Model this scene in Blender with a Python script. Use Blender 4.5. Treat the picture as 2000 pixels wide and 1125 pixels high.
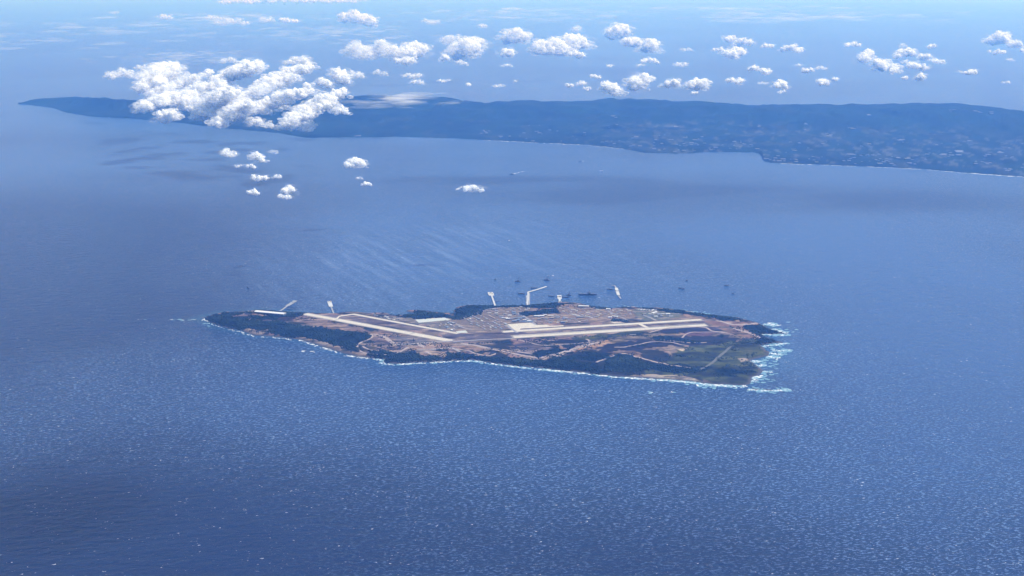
# Aerial view of a low island with an airfield under construction, a long hazy island behind, fair-weather clouds.
# 1 Blender unit = 10 m.
import bpy, math, random
import numpy as np
from mathutils import Vector, Matrix

S = bpy.context.scene
COL = S.collection
for o in list(bpy.data.objects):
    bpy.data.objects.remove(o, do_unlink=True)
S.unit_settings.system = 'METRIC'
S.unit_settings.scale_length = 10.0
R = math.radians

# ---------------------------------------------------------------- camera
W_PX, H_PX = 2000.0, 1125.0
F_PX = 2945.0
PITCH = 11.56
CAM = (0.0, -1070.0, 260.0)
cam_d = bpy.data.cameras.new('camera')
cam_d.sensor_width = 36.0
cam_d.lens = F_PX / W_PX * 36.0
cam_d.clip_start = 1.0
cam_d.clip_end = 200000.0
cam = bpy.data.objects.new('camera', cam_d)
COL.objects.link(cam)
cam.location = CAM
cam.rotation_euler = (R(90 - PITCH), 0, 0)
S.camera = cam

# ---------------------------------------------------------------- sky, sun, exposure
SUN_EL, SUN_AZ = 57.0, 84.0        # degrees; azimuth clockwise from straight ahead
w = bpy.data.worlds.new('World')
S.world = w
w.use_nodes = True
nt = w.node_tree
sky = nt.nodes.new('ShaderNodeTexSky')
sky.sky_type = 'NISHITA'
sky.sun_disc = False
sky.sun_elevation = R(SUN_EL)
sky.sun_rotation = R(SUN_AZ)
sky.altitude = 0
sky.air_density = 1.0
sky.dust_density = 0.2
sky.ozone_density = 3.0
bg = nt.nodes['Background']
bg.inputs['Strength'].default_value = 0.13
nt.links.new(sky.outputs['Color'], bg.inputs['Color'])

sun_d = bpy.data.lights.new('sun', 'SUN')
sun_d.energy = 5.0
sun_d.angle = R(0.53)
sun_d.color = (1.0, 0.98, 0.95)
sun = bpy.data.objects.new('sun', sun_d)
COL.objects.link(sun)
sdir = Vector((math.sin(R(SUN_AZ)) * math.cos(R(SUN_EL)), math.cos(R(SUN_AZ)) * math.cos(R(SUN_EL)), math.sin(R(SUN_EL))))
sun.rotation_euler = sdir.to_track_quat('Z', 'Y').to_euler()
sun.location = (0, 0, 900)

S.view_settings.view_transform = 'Standard'
S.view_settings.look = 'None'
S.view_settings.gamma = 1
S.view_settings.use_curve_mapping = False
S.view_settings.exposure = 0.39

S.render.engine = 'CYCLES'
cy = S.cycles
cy.max_bounces = 12
cy.diffuse_bounces = 6
cy.glossy_bounces = 2
cy.transmission_bounces = 6
cy.volume_bounces = 3
cy.transparent_max_bounces = 48
cy.use_denoising = True
cy.caustics_reflective = False
cy.caustics_refractive = False

# ---------------------------------------------------------------- helpers
_cp, _sp = math.cos(R(PITCH)), math.sin(R(PITCH))
def ray(u, v):
    x = (u - W_PX / 2) / F_PX
    y = -(v - H_PX / 2) / F_PX
    return np.array([x, _cp + y * _sp, -_sp + y * _cp])
def P(u, v, z=0.0):
    """point of the level z that the photo shows at pixel (u, v)"""
    d = ray(u, v)
    t = (z - CAM[2]) / d[2]
    return np.array([CAM[0] + d[0] * t, CAM[1] + d[1] * t, z])
def px_scale(p):
    """units per photo pixel at point p"""
    return ((p[1] - CAM[1]) * _cp - (p[2] - CAM[2]) * _sp) / F_PX

def link(ob, parent=None):
    COL.objects.link(ob)
    if parent is not None:
        ob.parent = parent
    return ob
def tag(o, label=None, cat=None, group=None, kind=None):
    if label: o['label'] = label
    if cat: o['category'] = cat
    if group: o['group'] = group
    if kind: o['kind'] = kind
    return o

def mesh_np(name, verts, faces, mats=(), smooth=False, mat_idx=None):
    """verts (n,3); faces: (m,3) or (m,4) array, or list of lists"""
    me = bpy.data.meshes.new(name)
    verts = np.asarray(verts, dtype=np.float32)
    if isinstance(faces, np.ndarray):
        n = faces.shape[1]
        me.vertices.add(len(verts))
        me.vertices.foreach_set('co', verts.ravel())
        me.loops.add(faces.size)
        me.loops.foreach_set('vertex_index', faces.astype(np.int32).ravel())
        me.polygons.add(len(faces))
        me.polygons.foreach_set('loop_start', np.arange(0, faces.size, n, dtype=np.int32))
        me.update(calc_edges=True)
    else:
        me.from_pydata([tuple(v) for v in verts.tolist()], [], faces)
        me.update()
    for m in mats:
        me.materials.append(m)
    if mat_idx is not None:
        me.polygons.foreach_set('material_index', np.asarray(mat_idx, dtype=np.int32))
    if smooth:
        me.polygons.foreach_set('use_smooth', np.ones(len(me.polygons), dtype=bool))
    me.update()
    return me
def obj(name, me, parent=None):
    return link(bpy.data.objects.new(name, me), parent)
def empty(name, loc, rz=0.0):
    o = bpy.data.objects.new(name, None)
    o.empty_display_size = 1
    link(o)
    o.location = loc
    o.rotation_euler = (0, 0, rz)
    return o
def point_attr(me, name, arr):
    a = me.attributes.new(name, 'FLOAT', 'POINT')
    a.data.foreach_set('value', np.asarray(arr, dtype=np.float32).ravel())
def color_attr(me, name, arr):
    a = me.attributes.new(name, 'FLOAT_COLOR', 'POINT')
    c = np.ones((len(arr), 4), dtype=np.float32)
    c[:, :3] = arr
    a.data.foreach_set('color', c.ravel())

# value noise in numpy -------------------------------------------------
_rng = np.random.default_rng(7)
_LAT = _rng.random((256, 256)).astype(np.float32)
def vnoise(x, y, seed=0):
    x = x + seed * 37.17; y = y + seed * 91.73
    xi = np.floor(x).astype(np.int64); yi = np.floor(y).astype(np.int64)
    fx = x - xi; fy = y - yi
    fx = fx * fx * (3 - 2 * fx); fy = fy * fy * (3 - 2 * fy)
    a = _LAT[xi & 255, yi & 255]; b = _LAT[(xi + 1) & 255, yi & 255]
    c = _LAT[xi & 255, (yi + 1) & 255]; d = _LAT[(xi + 1) & 255, (yi + 1) & 255]
    return (a * (1 - fx) + b * fx) * (1 - fy) + (c * (1 - fx) + d * fx) * fy
def fbm(x, y, oct=4, seed=0):
    s = 0.0; amp = 0.5; tot = 0.0
    for k in range(oct):
        s = s + amp * vnoise(x * 2 ** k, y * 2 ** k, seed + k * 3)
        tot += amp; amp *= 0.5
    return s / tot
def sstep(a, b, x):
    t = np.clip((x - a) / (b - a), 0, 1)
    return t * t * (3 - 2 * t)
def inside(poly, x, y):
    poly = np.asarray(poly); r = np.zeros(x.shape, dtype=bool)
    n = len(poly); j = n - 1
    for i in range(n):
        xi, yi = poly[i][:2]; xj, yj = poly[j][:2]
        if yi != yj:
            c = ((yi > y) != (yj > y)) & (x < (xj - xi) * (y - yi) / (yj - yi) + xi)
            r ^= c
        j = i
    return r
def seg_dist(poly, x, y, closed=True):
    poly = np.asarray(poly); n = len(poly)
    best = np.full(x.shape, 1e9, dtype=np.float32)
    for i in range(n if closed else n - 1):
        ax, ay = poly[i][:2]; bx, by = poly[(i + 1) % n][:2]
        dx, dy = bx - ax, by - ay
        t = np.clip(((x - ax) * dx + (y - ay) * dy) / (dx * dx + dy * dy + 1e-9), 0, 1)
        best = np.minimum(best, np.hypot(x - ax - t * dx, y - ay - t * dy))
    return best
def sdist(poly, x, y):
    """signed distance, positive inside"""
    d = seg_dist(poly, x, y)
    return np.where(inside(poly, x, y), d, -d)
def PX(pts, z=0.0):
    return np.array([P(u, v, z) for u, v in pts])
def grid_faces(nx, ny):
    i = np.arange(nx - 1)[None, :] + np.arange(ny - 1)[:, None] * nx
    i = i.ravel()
    return np.stack([i, i + 1, i + 1 + nx, i + nx], 1)

# materials ------------------------------------------------------------
def new_mat(name):
    m = bpy.data.materials.new(name)
    m.use_nodes = True
    t = m.node_tree
    return m, t, t.nodes['Principled BSDF'], t.nodes['Material Output']
def node(t, kind, **kw):
    n = t.nodes.new(kind)
    for k, v in kw.items():
        if k in n.inputs: n.inputs[k].default_value = v
        else: setattr(n, k, v)
    return n
def math_n(t, op, a, b=None, clamp=False):
    n = t.nodes.new('ShaderNodeMath'); n.operation = op; n.use_clamp = clamp
    for i, x in enumerate((a, b)):
        if x is None: continue
        if isinstance(x, (int, float)): n.inputs[i].default_value = x
        else: t.links.new(x, n.inputs[i])
    return n.outputs[0]
def mix_c(t, f, a, b):
    n = t.nodes.new('ShaderNodeMix'); n.data_type = 'RGBA'
    for i, x in ((0, f), (6, a), (7, b)):
        if isinstance(x, (int, float)): n.inputs[i].default_value = x
        elif isinstance(x, tuple): n.inputs[i].default_value = (*x, 1)
        else: t.links.new(x, n.inputs[i])
    return n.outputs[2]
def noise_n(t, vec, scale, detail=3, rough=0.55, dim='3D'):
    n = t.nodes.new('ShaderNodeTexNoise'); n.noise_dimensions = dim
    n.inputs['Scale'].default_value = scale; n.inputs['Detail'].default_value = detail; n.inputs['Roughness'].default_value = rough
    if vec is not None: t.links.new(vec, n.inputs['Vector'])
    return n.outputs['Fac']
def mapping(t, vec, rz=0.0, scale=(1, 1, 1)):
    n = t.nodes.new('ShaderNodeMapping'); n.vector_type = 'TEXTURE'      # features stretched by 1/scale, then turned by rz
    n.inputs['Rotation'].default_value = (0, 0, rz); n.inputs['Scale'].default_value = tuple(1.0 / s for s in scale)
    t.links.new(vec, n.inputs['Vector'])
    return n.outputs[0]
def ramp(t, fac, a, b):
    n = t.nodes.new('ShaderNodeMapRange'); n.interpolation_type = 'SMOOTHSTEP'
    n.inputs[1].default_value = a; n.inputs[2].default_value = b
    t.links.new(fac, n.inputs[0])
    return n.outputs[0]
def attr_n(t, name):
    n = t.nodes.new('ShaderNodeAttribute'); n.attribute_name = name
    return n
def simple_mat(name, col, rough=0.8, var=0.25, scale=1.0):
    m, t, b, o = new_mat(name)
    tc = t.nodes.new('ShaderNodeTexCoord')
    f = noise_n(t, tc.outputs['Object'], scale, 4)
    c = mix_c(t, f, tuple(x * (1 - var) for x in col), tuple(min(1, x * (1 + var)) for x in col))
    t.links.new(c, b.inputs['Base Color'])
    b.inputs['Roughness'].default_value = rough
    return m

# ---------------------------------------------------------------- sea
def sea_material():
    m, t, b, out = new_mat('sea_water')
    L = t.links.new
    pos = t.nodes.new('ShaderNodeNewGeometry').outputs['Position']
    wind_shade = attr_n(t, 'wind_shade').outputs['Fac']       # random ruffling, with cloud shade and sheen painted into the tone
    shal = attr_n(t, 'shallow').outputs['Fac']
    # wind-blown crests run roughly along x, waves travel towards the camera's left
    mp = mapping(t, pos, R(16), (0.62, 1.0, 1.0))
    w1 = noise_n(t, mp, 0.16, 4, 0.6)
    w2 = noise_n(t, mp, 0.66, 5, 0.70)
    w3 = noise_n(t, mp, 0.030, 3, 0.5)
    big = noise_n(t, mapping(t, pos, R(20), (1.0, 0.25, 1.0)), 0.016, 4, 0.6)
    h = math_n(t, 'ADD', math_n(t, 'MULTIPLY', w1, 1.3), math_n(t, 'MULTIPLY', w2, 0.6))
    bump = node(t, 'ShaderNodeBump', Strength=1.0, Distance=1.7)
    L(h, bump.inputs['Height'])
    deep = mix_c(t, w3, (0.0015, 0.005, 0.026), (0.002, 0.010, 0.042))
    c = mix_c(t, shal, deep, (0.022, 0.10, 0.15))
    # short breaking crests: sparse foam
    fm = noise_n(t, mapping(t, pos, R(14), (0.5, 1.0, 1.0)), 0.72, 4, 0.62)
    fb = noise_n(t, pos, 0.05, 3, 0.6)
    thr = math_n(t, 'ADD', fm, math_n(t, 'MULTIPLY', math_n(t, 'SUBTRACT', fb, 0.5), 0.25))
    foam = ramp(t, thr, 0.665, 0.72)
    # thin aerated water on ordinary crests, with bright sky reflection painted in
    cr = math_n(t, 'MULTIPLY', ramp(t, w2, 0.52, 0.585), ramp(t, w1, 0.22, 0.60))
    cr = math_n(t, 'MULTIPLY', cr, math_n(t, 'ADD', 0.35, math_n(t, 'MULTIPLY', big, 0.9)))
    cr = math_n(t, 'MULTIPLY', cr, wind_shade)
    c = mix_c(t, math_n(t, 'MULTIPLY', cr, 1.0), c, (0.165, 0.27, 0.48))
    c = mix_c(t, ramp(t, wind_shade, 0.25, 1.9), c, (0.027, 0.067, 0.172))
    # long pale streaks of sun glint, painted into the water colour
    glint = attr_n(t, 'glint').outputs['Fac']
    sn = noise_n(t, mapping(t, pos, R(22), (1.0, 0.085, 1.0)), 0.11, 4, 0.6)
    c = mix_c(t, math_n(t, 'MULTIPLY', math_n(t, 'MULTIPLY', glint, ramp(t, sn, 0.40, 0.72)), 0.6), c, (0.11, 0.17, 0.30))
    c = mix_c(t, math_n(t, 'MULTIPLY', foam, 0.85), c, (0.60, 0.68, 0.78))
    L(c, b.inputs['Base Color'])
    L(bump.outputs[0], b.inputs['Normal'])
    b.inputs['IOR'].default_value = 1.33
    b.inputs['Roughness'].default_value = 0.22
    b.inputs['Specular Tint'].default_value = (0.22, 0.50, 1.0, 1)
    b.inputs['Specular IOR Level'].default_value = 0.11
    return m

def axis(mid0, mid1, step, far0, far1, g=1.13):
    a = list(np.arange(mid0, mid1 + step, step))
    s = step
    while a[-1] < far1:
        s *= g; a.append(a[-1] + s)
    a[-1] = far1
    s = step; lo = [a[0]]
    while lo[-1] > far0:
        s *= g; lo.append(lo[-1] - s)
    lo[-1] = far0
    return np.array(lo[::-1][:-1] + a)
# ---------------------------------------------------------------- island outline and sea sheet
ISLE_PX = [(394,620),(415,632),(440,640),(470,646),(495,655),(530,657),(560,660),(590,664),(615,672),(640,681),(670,690),(700,697),
    (735,700),(752,702),(746,708),(765,711),(800,709),(850,706),(920,703),(960,709),(1000,714),(1050,719),(1120,726),(1200,735),(1280,740),
    (1350,745),(1390,750),(1440,753),(1458,752.5),(1470,742),(1466,738),(1480,733),(1492,725),(1480,716),(1466,705),(1474,701),(1500,695),(1502,687),(1490,679),
    (1487,674),(1510,671),(1531,668),(1512,664),(1498,658),(1482,653),(1505,653.5),(1532,651.5),(1508,644),(1495,638),(1482,631),(1449,622),(1393,616),(1333,607),
    (1289,602),(1233,600),(1213,600),(1196,602.5),(1166,599),(1128,592.5),(1106,590.5),(1068,593),(1030,596.5),(1000,597),(970,598),(940,597),(920,596),
    (905,597.5),(889,600),(893,604),(884,606),(888,609),(884,612.5),(868,612),(845,609.5),(820,607),(797,606.5),(795,608.5),(812,611.5),(812,614),(790,616),(770,616),(757,611),(720,611.5),
    (700,610),(670,610),(650,613),(600,611.5),(560,609),(540,607),(510,605.5),(480,609),(440,609.5),(425,613)]
ISLE = PX(ISLE_PX, 0.0)[:, :2]
HZ = 1.4                                             # level of the island's plateau

xs = axis(-330, 330, 3.0, -42000, 42000)
ys = axis(-720, 900, 4.0, -2500, 60000)
X, Y = np.meshgrid(xs, ys)
V = np.stack([X.ravel(), Y.ravel(), np.zeros(X.size)], 1)
me = mesh_np('sea', V, grid_faces(len(xs), len(ys)), [sea_material()], smooth=True)
sd = np.full(X.size, -1e4, dtype=np.float32)
near = (np.abs(V[:, 0]) < 400) & (np.abs(V[:, 1]) < 500)
sd[near] = sdist(ISLE, V[near, 0], V[near, 1])
shallow = sstep(-14, 0, sd) * 0.35
rb = P(1500, 695)
shallow = np.maximum(shallow, 0.6 * np.exp(-(((V[:, 0] - rb[0]) / 24) ** 2 + ((V[:, 1] - rb[1]) / 42) ** 2)))
def blot(u, v, ru, rv):
    """soft elliptical area on the water, given by its photo centre and half sizes"""
    c = P(u, v); e = P(u + ru, v); f1 = P(u, v - rv)
    return np.exp(-(((V[:, 0] - c[0]) / (e[0] - c[0])) ** 2 + ((V[:, 1] - c[1]) / (f1[1] - c[1])) ** 2))
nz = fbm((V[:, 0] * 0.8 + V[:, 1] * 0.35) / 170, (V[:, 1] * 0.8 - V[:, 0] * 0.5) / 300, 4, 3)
wind_shade = 0.80 + 0.9 * (nz - 0.5)
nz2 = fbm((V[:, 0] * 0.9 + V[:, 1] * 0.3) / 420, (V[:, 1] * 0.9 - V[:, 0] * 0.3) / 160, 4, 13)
wind_shade += 0.45 * blot(800, 480, 420, 80) + 0.55 * blot(1850, 640, 420, 200) + 0.45 * blot(1500, 480, 500, 50) + 0.3 * blot(900, 310, 500, 25) + 0.25 * blot(1100, 800, 600, 110)  # pale patches of sheen painted on the water
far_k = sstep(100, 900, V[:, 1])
wind_shade -= 1.1 * blot(60, 480, 380, 130) + 0.55 * blot(100, 620, 330, 70) + (1.5 * blot(1230, 378, 330, 16) + 0.7 * blot(1700, 392, 330, 18) + 0.9 * blot(1000, 352, 240, 9)) * (0.15 + 1.2 * sstep(0.36, 0.62, nz2)) + 1.0 * blot(160, 1020, 460, 130) + 0.25 * blot(1000, 1120, 1200, 120)  # dark patches paint cloud shade into the water colour
wind_shade += 1.0 * (nz2 - 0.5) * far_k
point_attr(me, 'wind_shade', np.clip(wind_shade, 0.05, 2.0))
point_attr(me, 'glint', np.clip(blot(720, 515, 170, 62) + 0.6 * blot(960, 470, 160, 60) + 0.35 * blot(1150, 530, 160, 35), 0, 1))  # where the painted glint streaks lie
point_attr(me, 'shallow', np.clip(shallow, 0, 1))
tag(obj('sea', me), kind='structure')
# ---------------------------------------------------------------- the long island behind
COAST_PX = [(30,204),(60,205),(100,210),(128,219),(165,217.5),(120,224),(180,228),(250,231),(330,238),(430,249),(540,259),(600,269),(690,268),(780,267),(900,270.5),(1000,276),
    (1150,283),(1215,290),(1260,298),(1320,300),(1400,297),(1470,297.5),(1482,299.5),(1487,304),(1489,310),(1494,315),(1504,317.8),(1650,323),(1800,330),(1900,338),(2010,345.5),(2150,358),(2500,385)]
RIDGE_PX = [(36,202.5),(60,197),(90,194.5),(170,192),(250,195),(330,196),(430,193),(560,192),(680,189),(740,187),(820,190),(900,196),(945,201.5),(1010,199),(1060,200),(1110,200.5),(1140,199),(1180,195.5),(1225,194),(1290,197),(1320,201),
    (1350,199.5),(1400,204),(1460,206),(1560,207),(1640,206.5),(1720,205),(1800,204),(1860,204.5),(1900,208),(1930,212),(1960,216),(1985,216),(2010,218),(2150,222),(2500,226)]
def far_island():
    nu, ns = 900, 90
    us = np.linspace(36, 2300, nu)
    ru = np.array(RIDGE_PX)
    ridge_v = np.interp(us, ru[:, 0], ru[:, 1])
    ridge_v = ridge_v - 2.2 * (fbm(us / 22, us * 0 + 3, 4, 5) - 0.5) * sstep(60, 160, us)
    # coast as a single valued line (hooks are left to the spit pieces)
    cc = np.array([p for p in COAST_PX if p not in ((165,217.5),(120,224),(0,0))])
    coast_v = np.interp(us, cc[:, 0], cc[:, 1])
    coast_v += 1.6 * (fbm(us / 9, us * 0, 4, 8) - 0.5)
    V_ = np.zeros((ns, nu, 3)); col = np.zeros((ns, nu, 3))
    for i, u in enumerate(us):
        a = P(u, coast_v[i]); d = ray(u, coast_v[i])[:2]; d = d / np.linalg.norm(d)
        # the ridge stands on ground that would show about here
        k = float(sstep(40, 260, np.array(u)))
        gv = ridge_v[i] + 2 + 19 * k
        gv = min(gv, coast_v[i] - 2.0)
        g = P(u, gv)
        dr = np.linalg.norm(g[:2] - np.array(CAM[:2])); dc = np.linalg.norm(a[:2] - np.array(CAM[:2]))
        r3 = ray(u, ridge_v[i]); hr = CAM[2] + r3[2] / np.linalg.norm(r3[:2]) * dr
        s = np.linspace(-0.02, 1.9, ns)
        dist = np.where(s < 1, dc + (dr - dc) * s, dr + (s - 1) * min(260.0, (dr - dc) * 0.9))
        prof = np.where(s < 1, 0.10 * sstep(0, 0.06, s) + 0.25 * sstep(0.1, 0.8, s) + 0.65 * sstep(0.55, 1.0, s), np.clip(1 - 1.2 * (s - 1), 0, 1))
        V_[:, i, 0] = CAM[0] + d[0] * dist; V_[:, i, 1] = CAM[1] + d[1] * dist
        V_[:, i, 2] = hr * prof
    x, y = V_[..., 0], V_[..., 1]
    n = 0.45 * fbm(x / 70, y / 70, 5, 2) + 0.55 * (1 - np.abs(fbm(x / 90, y / 130, 5, 6) - 0.5) * 4).clip(0, 1)
    hh = V_[..., 2]
    sarr = np.linspace(-0.02, 1.9, ns)[:, None]
    V_[..., 2] = hh + (n - 0.5) * np.clip(hh, 0, 9) * 1.5 * np.clip(np.abs(sarr - 1) / 0.12, 0, 1) + 0.4 * (sarr > 0.0) - 2.0 * (sarr <= 0) - 3.0 * (sarr > 1.85)
    forest = np.array([0.004, 0.013, 0.012]); field = np.array([0.036, 0.042, 0.034]); town = np.array([0.22, 0.23, 0.23])
    f1 = sstep(0.52, 0.64, fbm(x / 24, y / 70, 5, 11))
    lowland = (1 - sstep(3, 12, hh)) * sstep(400, 1200, us)[None, :]
    ff = np.clip(f1 * (0.2 + 0.5 * lowland), 0, 1)[..., None]
    f2 = (sstep(0.60, 0.72, fbm(x / 9, y / 30, 3, 21)) * lowland * sstep(900, 1400, us)[None, :])[..., None]
    c = forest * (0.3 + 1.5 * fbm(x / 40, y / 90, 5, 31))[..., None]
    c = c * (1 - 0.6 * ff) + field * 0.6 * ff
    c = c * (1 - 0.2 * f2) + town * 0.2 * f2
    m, t, b, o = new_mat('far_land')
    ca = attr_n(t, 'land')
    pos = t.nodes.new('ShaderNodeNewGeometry').outputs['Position']
    nz_ = noise_n(t, pos, 0.12, 4, 0.6)
    t.links.new(mix_c(t, nz_, (0.0, 0.0, 0.0), ca.outputs['Color']), b.inputs['Base Color'])
    mm = t.nodes.new('ShaderNodeVectorMath'); mm.operation = 'SCALE'
    t.links.new(ca.outputs['Color'], mm.inputs[0]); t.links.new(math_n(t, 'ADD', 0.5, nz_), mm.inputs[3])
    t.links.new(mm.outputs[0], b.inputs['Base Color'])
    b.inputs['Roughness'].default_value = 1.0; b.inputs['Specular IOR Level'].default_value = 0.1
    me = mesh_np('far_island', V_.reshape(-1, 3), grid_faces(nu, ns), [m], smooth=True)
    color_attr(me, 'land', c.reshape(-1, 3))
    tag(obj('far_island', me), kind='structure')
    return us, coast_v, V_
FAR_US, FAR_CV, FAR_V = far_island()
# ---------------------------------------------------------------- clouds
def ico(sub):
    import bmesh
    bm = bmesh.new(); bmesh.ops.create_icosphere(bm, subdivisions=sub, radius=1)
    v = np.array([q.co[:] for q in bm.verts]); f = np.array([[w_.index for w_ in q.verts] for q in bm.faces]); bm.free()
    return v, f
def puff_variants(sub, n, amp):
    v, f = ico(sub); out = []
    for k in range(n):
        d = np.zeros(len(v))
        for fr, a in ((1.3, 1.0), (2.7, 0.7), (5.5, 0.45)):
            q = v * fr + k * 17.3
            d += a * (np.abs(vnoise(q[:, 0] + q[:, 2] * 0.71, q[:, 1] - q[:, 2] * 0.53, k) - 0.5) * 2 - 0.5)
        out.append(v * (1 + amp * d)[:, None])
    return out, f
PUFF = {1: puff_variants(2, 10, 0.25), 2: puff_variants(3, 10, 0.25), 3: puff_variants(4, 8, 0.28)}

def cloud_material(name, alpha, freq=0.12, lo=0.38, hi=0.70):
    m, t, b, out = new_mat(name)
    t.nodes.remove(b); L = t.links.new
    d = node(t, 'ShaderNodeBsdfDiffuse', Color=(0.99, 0.99, 0.99, 1))
    tr = node(t, 'ShaderNodeBsdfTranslucent', Color=(0.99, 0.99, 0.99, 1))
    mx = t.nodes.new('ShaderNodeMixShader'); mx.inputs[0].default_value = 0.5
    L(d.outputs[0], mx.inputs[1]); L(tr.outputs[0], mx.inputs[2])
    sh = mx.outputs[0]
    if alpha < 1:
        pos = t.nodes.new('ShaderNodeNewGeometry').outputs['Position']
        n1 = noise_n(t, pos, freq, 5, 0.72)
        a = math_n(t, 'MULTIPLY', ramp(t, n1, lo, hi), alpha)
        tp = t.nodes.new('ShaderNodeBsdfTransparent')
        m2 = t.nodes.new('ShaderNodeMixShader')
        L(a, m2.inputs[0]); L(tp.outputs[0], m2.inputs[1]); L(sh, m2.inputs[2]); sh = m2.outputs[0]
    L(sh, out.inputs['Surface'])
    return m
M_CLOUD = cloud_material('cloud_white', 1.0)
M_THICK = cloud_material('cloud_ragged', 0.85, 0.16, 0.36, 0.60)
M_VEIL = cloud_material('cloud_veil', 0.50, 0.12, 0.40, 0.68)
M_WISP = cloud_material('cloud_wisp', 0.20, 0.07, 0.40, 0.74)
rnd = random.Random(5)
def rdir(up=-0.35):
    while True:
        v = np.array([rnd.gauss(0, 1) for _ in range(3)]); v /= np.linalg.norm(v)
        if v[2] > up: return v
_qc = []
def rrot():
    m = Matrix.Rotation(rnd.uniform(0, 6.28), 3, 'Z') @ Matrix.Rotation(rnd.uniform(0, 6.28), 3, 'X')
    return np.array(m)
class CloudMesh:
    def __init__(s): s.v = []; s.f = []; s.m = []; s.n = 0
    def puff(s, c, r, lvl, mat, sq=(1, 1, 1)):
        vs, f = PUFF[lvl]
        v = vs[rnd.randrange(len(vs))] @ rrot().T * r * np.array(sq) + c
        s.v.append(v); s.f.append(f + s.n); s.m.append(np.full(len(f), mat)); s.n += len(v)
def build_cloud(lumps, base, label, group=None, soft=0.0, px=1.0):
    """lumps: list of (centre, radius); soft 0 = crisp cumulus .. 1 = thin wisp"""
    # materials: 0 solid, 1 ragged, 2 veil, 3 wisp
    c = CloudMesh()
    for cen, r in lumps:
        rp = r / px                                  # radius in photo pixels
        big = rp > 9
        if soft < 0.9:
            if soft < 0.5: c.puff(cen, r * 0.74, 2 if big else 1, 0)
            n1 = 16 if big else (10 if rp > 4 else 6)
            for _ in range(n1):
                d = rdir(); r1 = r * rnd.uniform(0.28, 0.52)
                p1 = cen + d * r * 0.66
                m1 = 2 if rnd.random() < soft * 1.3 else (1 if rnd.random() < 0.65 else 0)
                c.puff(p1, r1, 2 if r1 / px > 5 else 1, m1)
                if rp > 3:
                    for _ in range(4 if big else 2):
                        d2 = rdir(-0.2) * 0.7 + d * 0.6
                        r2 = r1 * rnd.uniform(0.28, 0.6)
                        c.puff(p1 + d2 / np.linalg.norm(d2) * r1 * 0.95, r2, 1, 1 if rnd.random() > 0.3 + soft else 2)
        nf = int((24 if big else 12) * (1 + 0.8 * soft))
        for _ in range(nf):
            d = rdir(-0.6); rr = r * rnd.uniform(0.22, 0.55)
            c.puff(cen + d * r * rnd.uniform(0.75, 1.5) * np.array((1.15, 1.1, 0.8)), rr, 1 if rp < 14 else 2, 2 if rnd.random() > 0.35 + soft * 0.6 else 3, (1.6, 1.4, 0.7))
    v = np.concatenate(c.v); f = np.concatenate(c.f); mi = np.concatenate(c.m)
    low = v[:, 2] < base
    v[low, 2] = base + (v[low, 2] - base) * 0.3
    org = np.array([v[:, 0].mean(), v[:, 1].mean(), base])
    me = mesh_np('cloud', v - org, f, [M_CLOUD, M_THICK, M_VEIL, M_WISP], smooth=True, mat_idx=mi)
    o = obj('cloud', me); o.location = org
    tag(o, label, 'cloud', group)
    return o
def heap(u, v, wpx, hpx, label, group=None, soft=0.0, alt=75.0, n=None):
    """a cumulus whose visible patch is centred at (u, v) and is wpx by hpx photo pixels"""
    c0 = P(u, v, alt); s = px_scale(c0)
    Wd, Hd = wpx * s, hpx * s
    n = n or max(1, int(round(wpx / max(hpx, 6) * 1.6)))
    lumps = []
    for k in range(n):
        q = (k + 0.5) / n * 2 - 1 + rnd.uniform(-0.25, 0.25) / n
        env = math.sqrt(max(0.15, 1 - q * q))
        r = Hd * 0.42 * (0.55 + 0.45 * env) * rnd.uniform(0.8, 1.1)
        cx = q * (Wd / 2 - r * 0.8)
        lumps.append((c0 + np.array([cx, rnd.uniform(-0.5, 0.5) * Hd, rnd.uniform(-0.15, 0.25) * Hd * env]), r))
    build_cloud(lumps, alt - 0.40 * Hd, label, group, soft, s)
def street(a, b, ra, rb, alt0, alt1, label, group=None, soft=0.0, n=6, bulge=1.3):
    """a long leaning bank of cloud from photo point a to b with radii in photo pixels"""
    lumps = []; s = 1
    for k in range(n):
        q = (k + 0.5) / n
        u = a[0] + (b[0] - a[0]) * q; v = a[1] + (b[1] - a[1]) * q
        alt = alt0 + (alt1 - alt0) * q
        c0 = P(u + rnd.uniform(-3, 3), v + rnd.uniform(-2, 2), alt); s = px_scale(c0)
        r = (ra + (rb - ra) * q) * s * (1 + (bulge - 1) * math.sin(math.pi * q)) * rnd.uniform(0.8, 1.15)
        lumps.append((c0, r))
    build_cloud(lumps, alt0 - ra * s * 0.9, label, group, soft, s)

# the bank of cloud leaning over the far island's left end
street((556,246),(672,180), 13, 12, 76, 112, 'brightest white cloud bank, lower right end of the leaning cloud mass over the far island', soft=0.05, n=10, bulge=1.5)
street((496,218),(604,176), 12, 11, 78, 112, 'bright leaning cloud bank just left of the brightest one over the far island', soft=0.1, n=9, bulge=1.4)
street((386,228),(458,180), 17, 15, 76, 112, 'broad rounded white cloud in the middle of the leaning mass', soft=0.12, n=8)
street((425,242),(492,202), 13, 12, 72, 98, 'white cloud hanging over the shore of the far island below the mass', soft=0.2, n=7)
street((405,166),(505,130), 10, 14, 92, 122, 'bright topmost crest of the leaning cloud mass', soft=0.1, n=9)
street((500,170),(612,130), 10, 11, 92, 122, 'slanting cloud ridge on the upper right of the leaning mass', soft=0.25, n=9)
street((272,176),(342,136), 16, 16, 86, 114, 'soft grey white cloud on the upper left of the leaning mass', soft=0.4, n=8)
street((340,200),(440,165), 13, 12, 82, 104, 'faint grey cloud bank between the left and middle of the mass', soft=0.6, n=8)
street((272,214),(345,188), 11, 11, 78, 92, 'small lumpy cloud low on the left of the leaning mass', soft=0.3, n=8)
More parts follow.
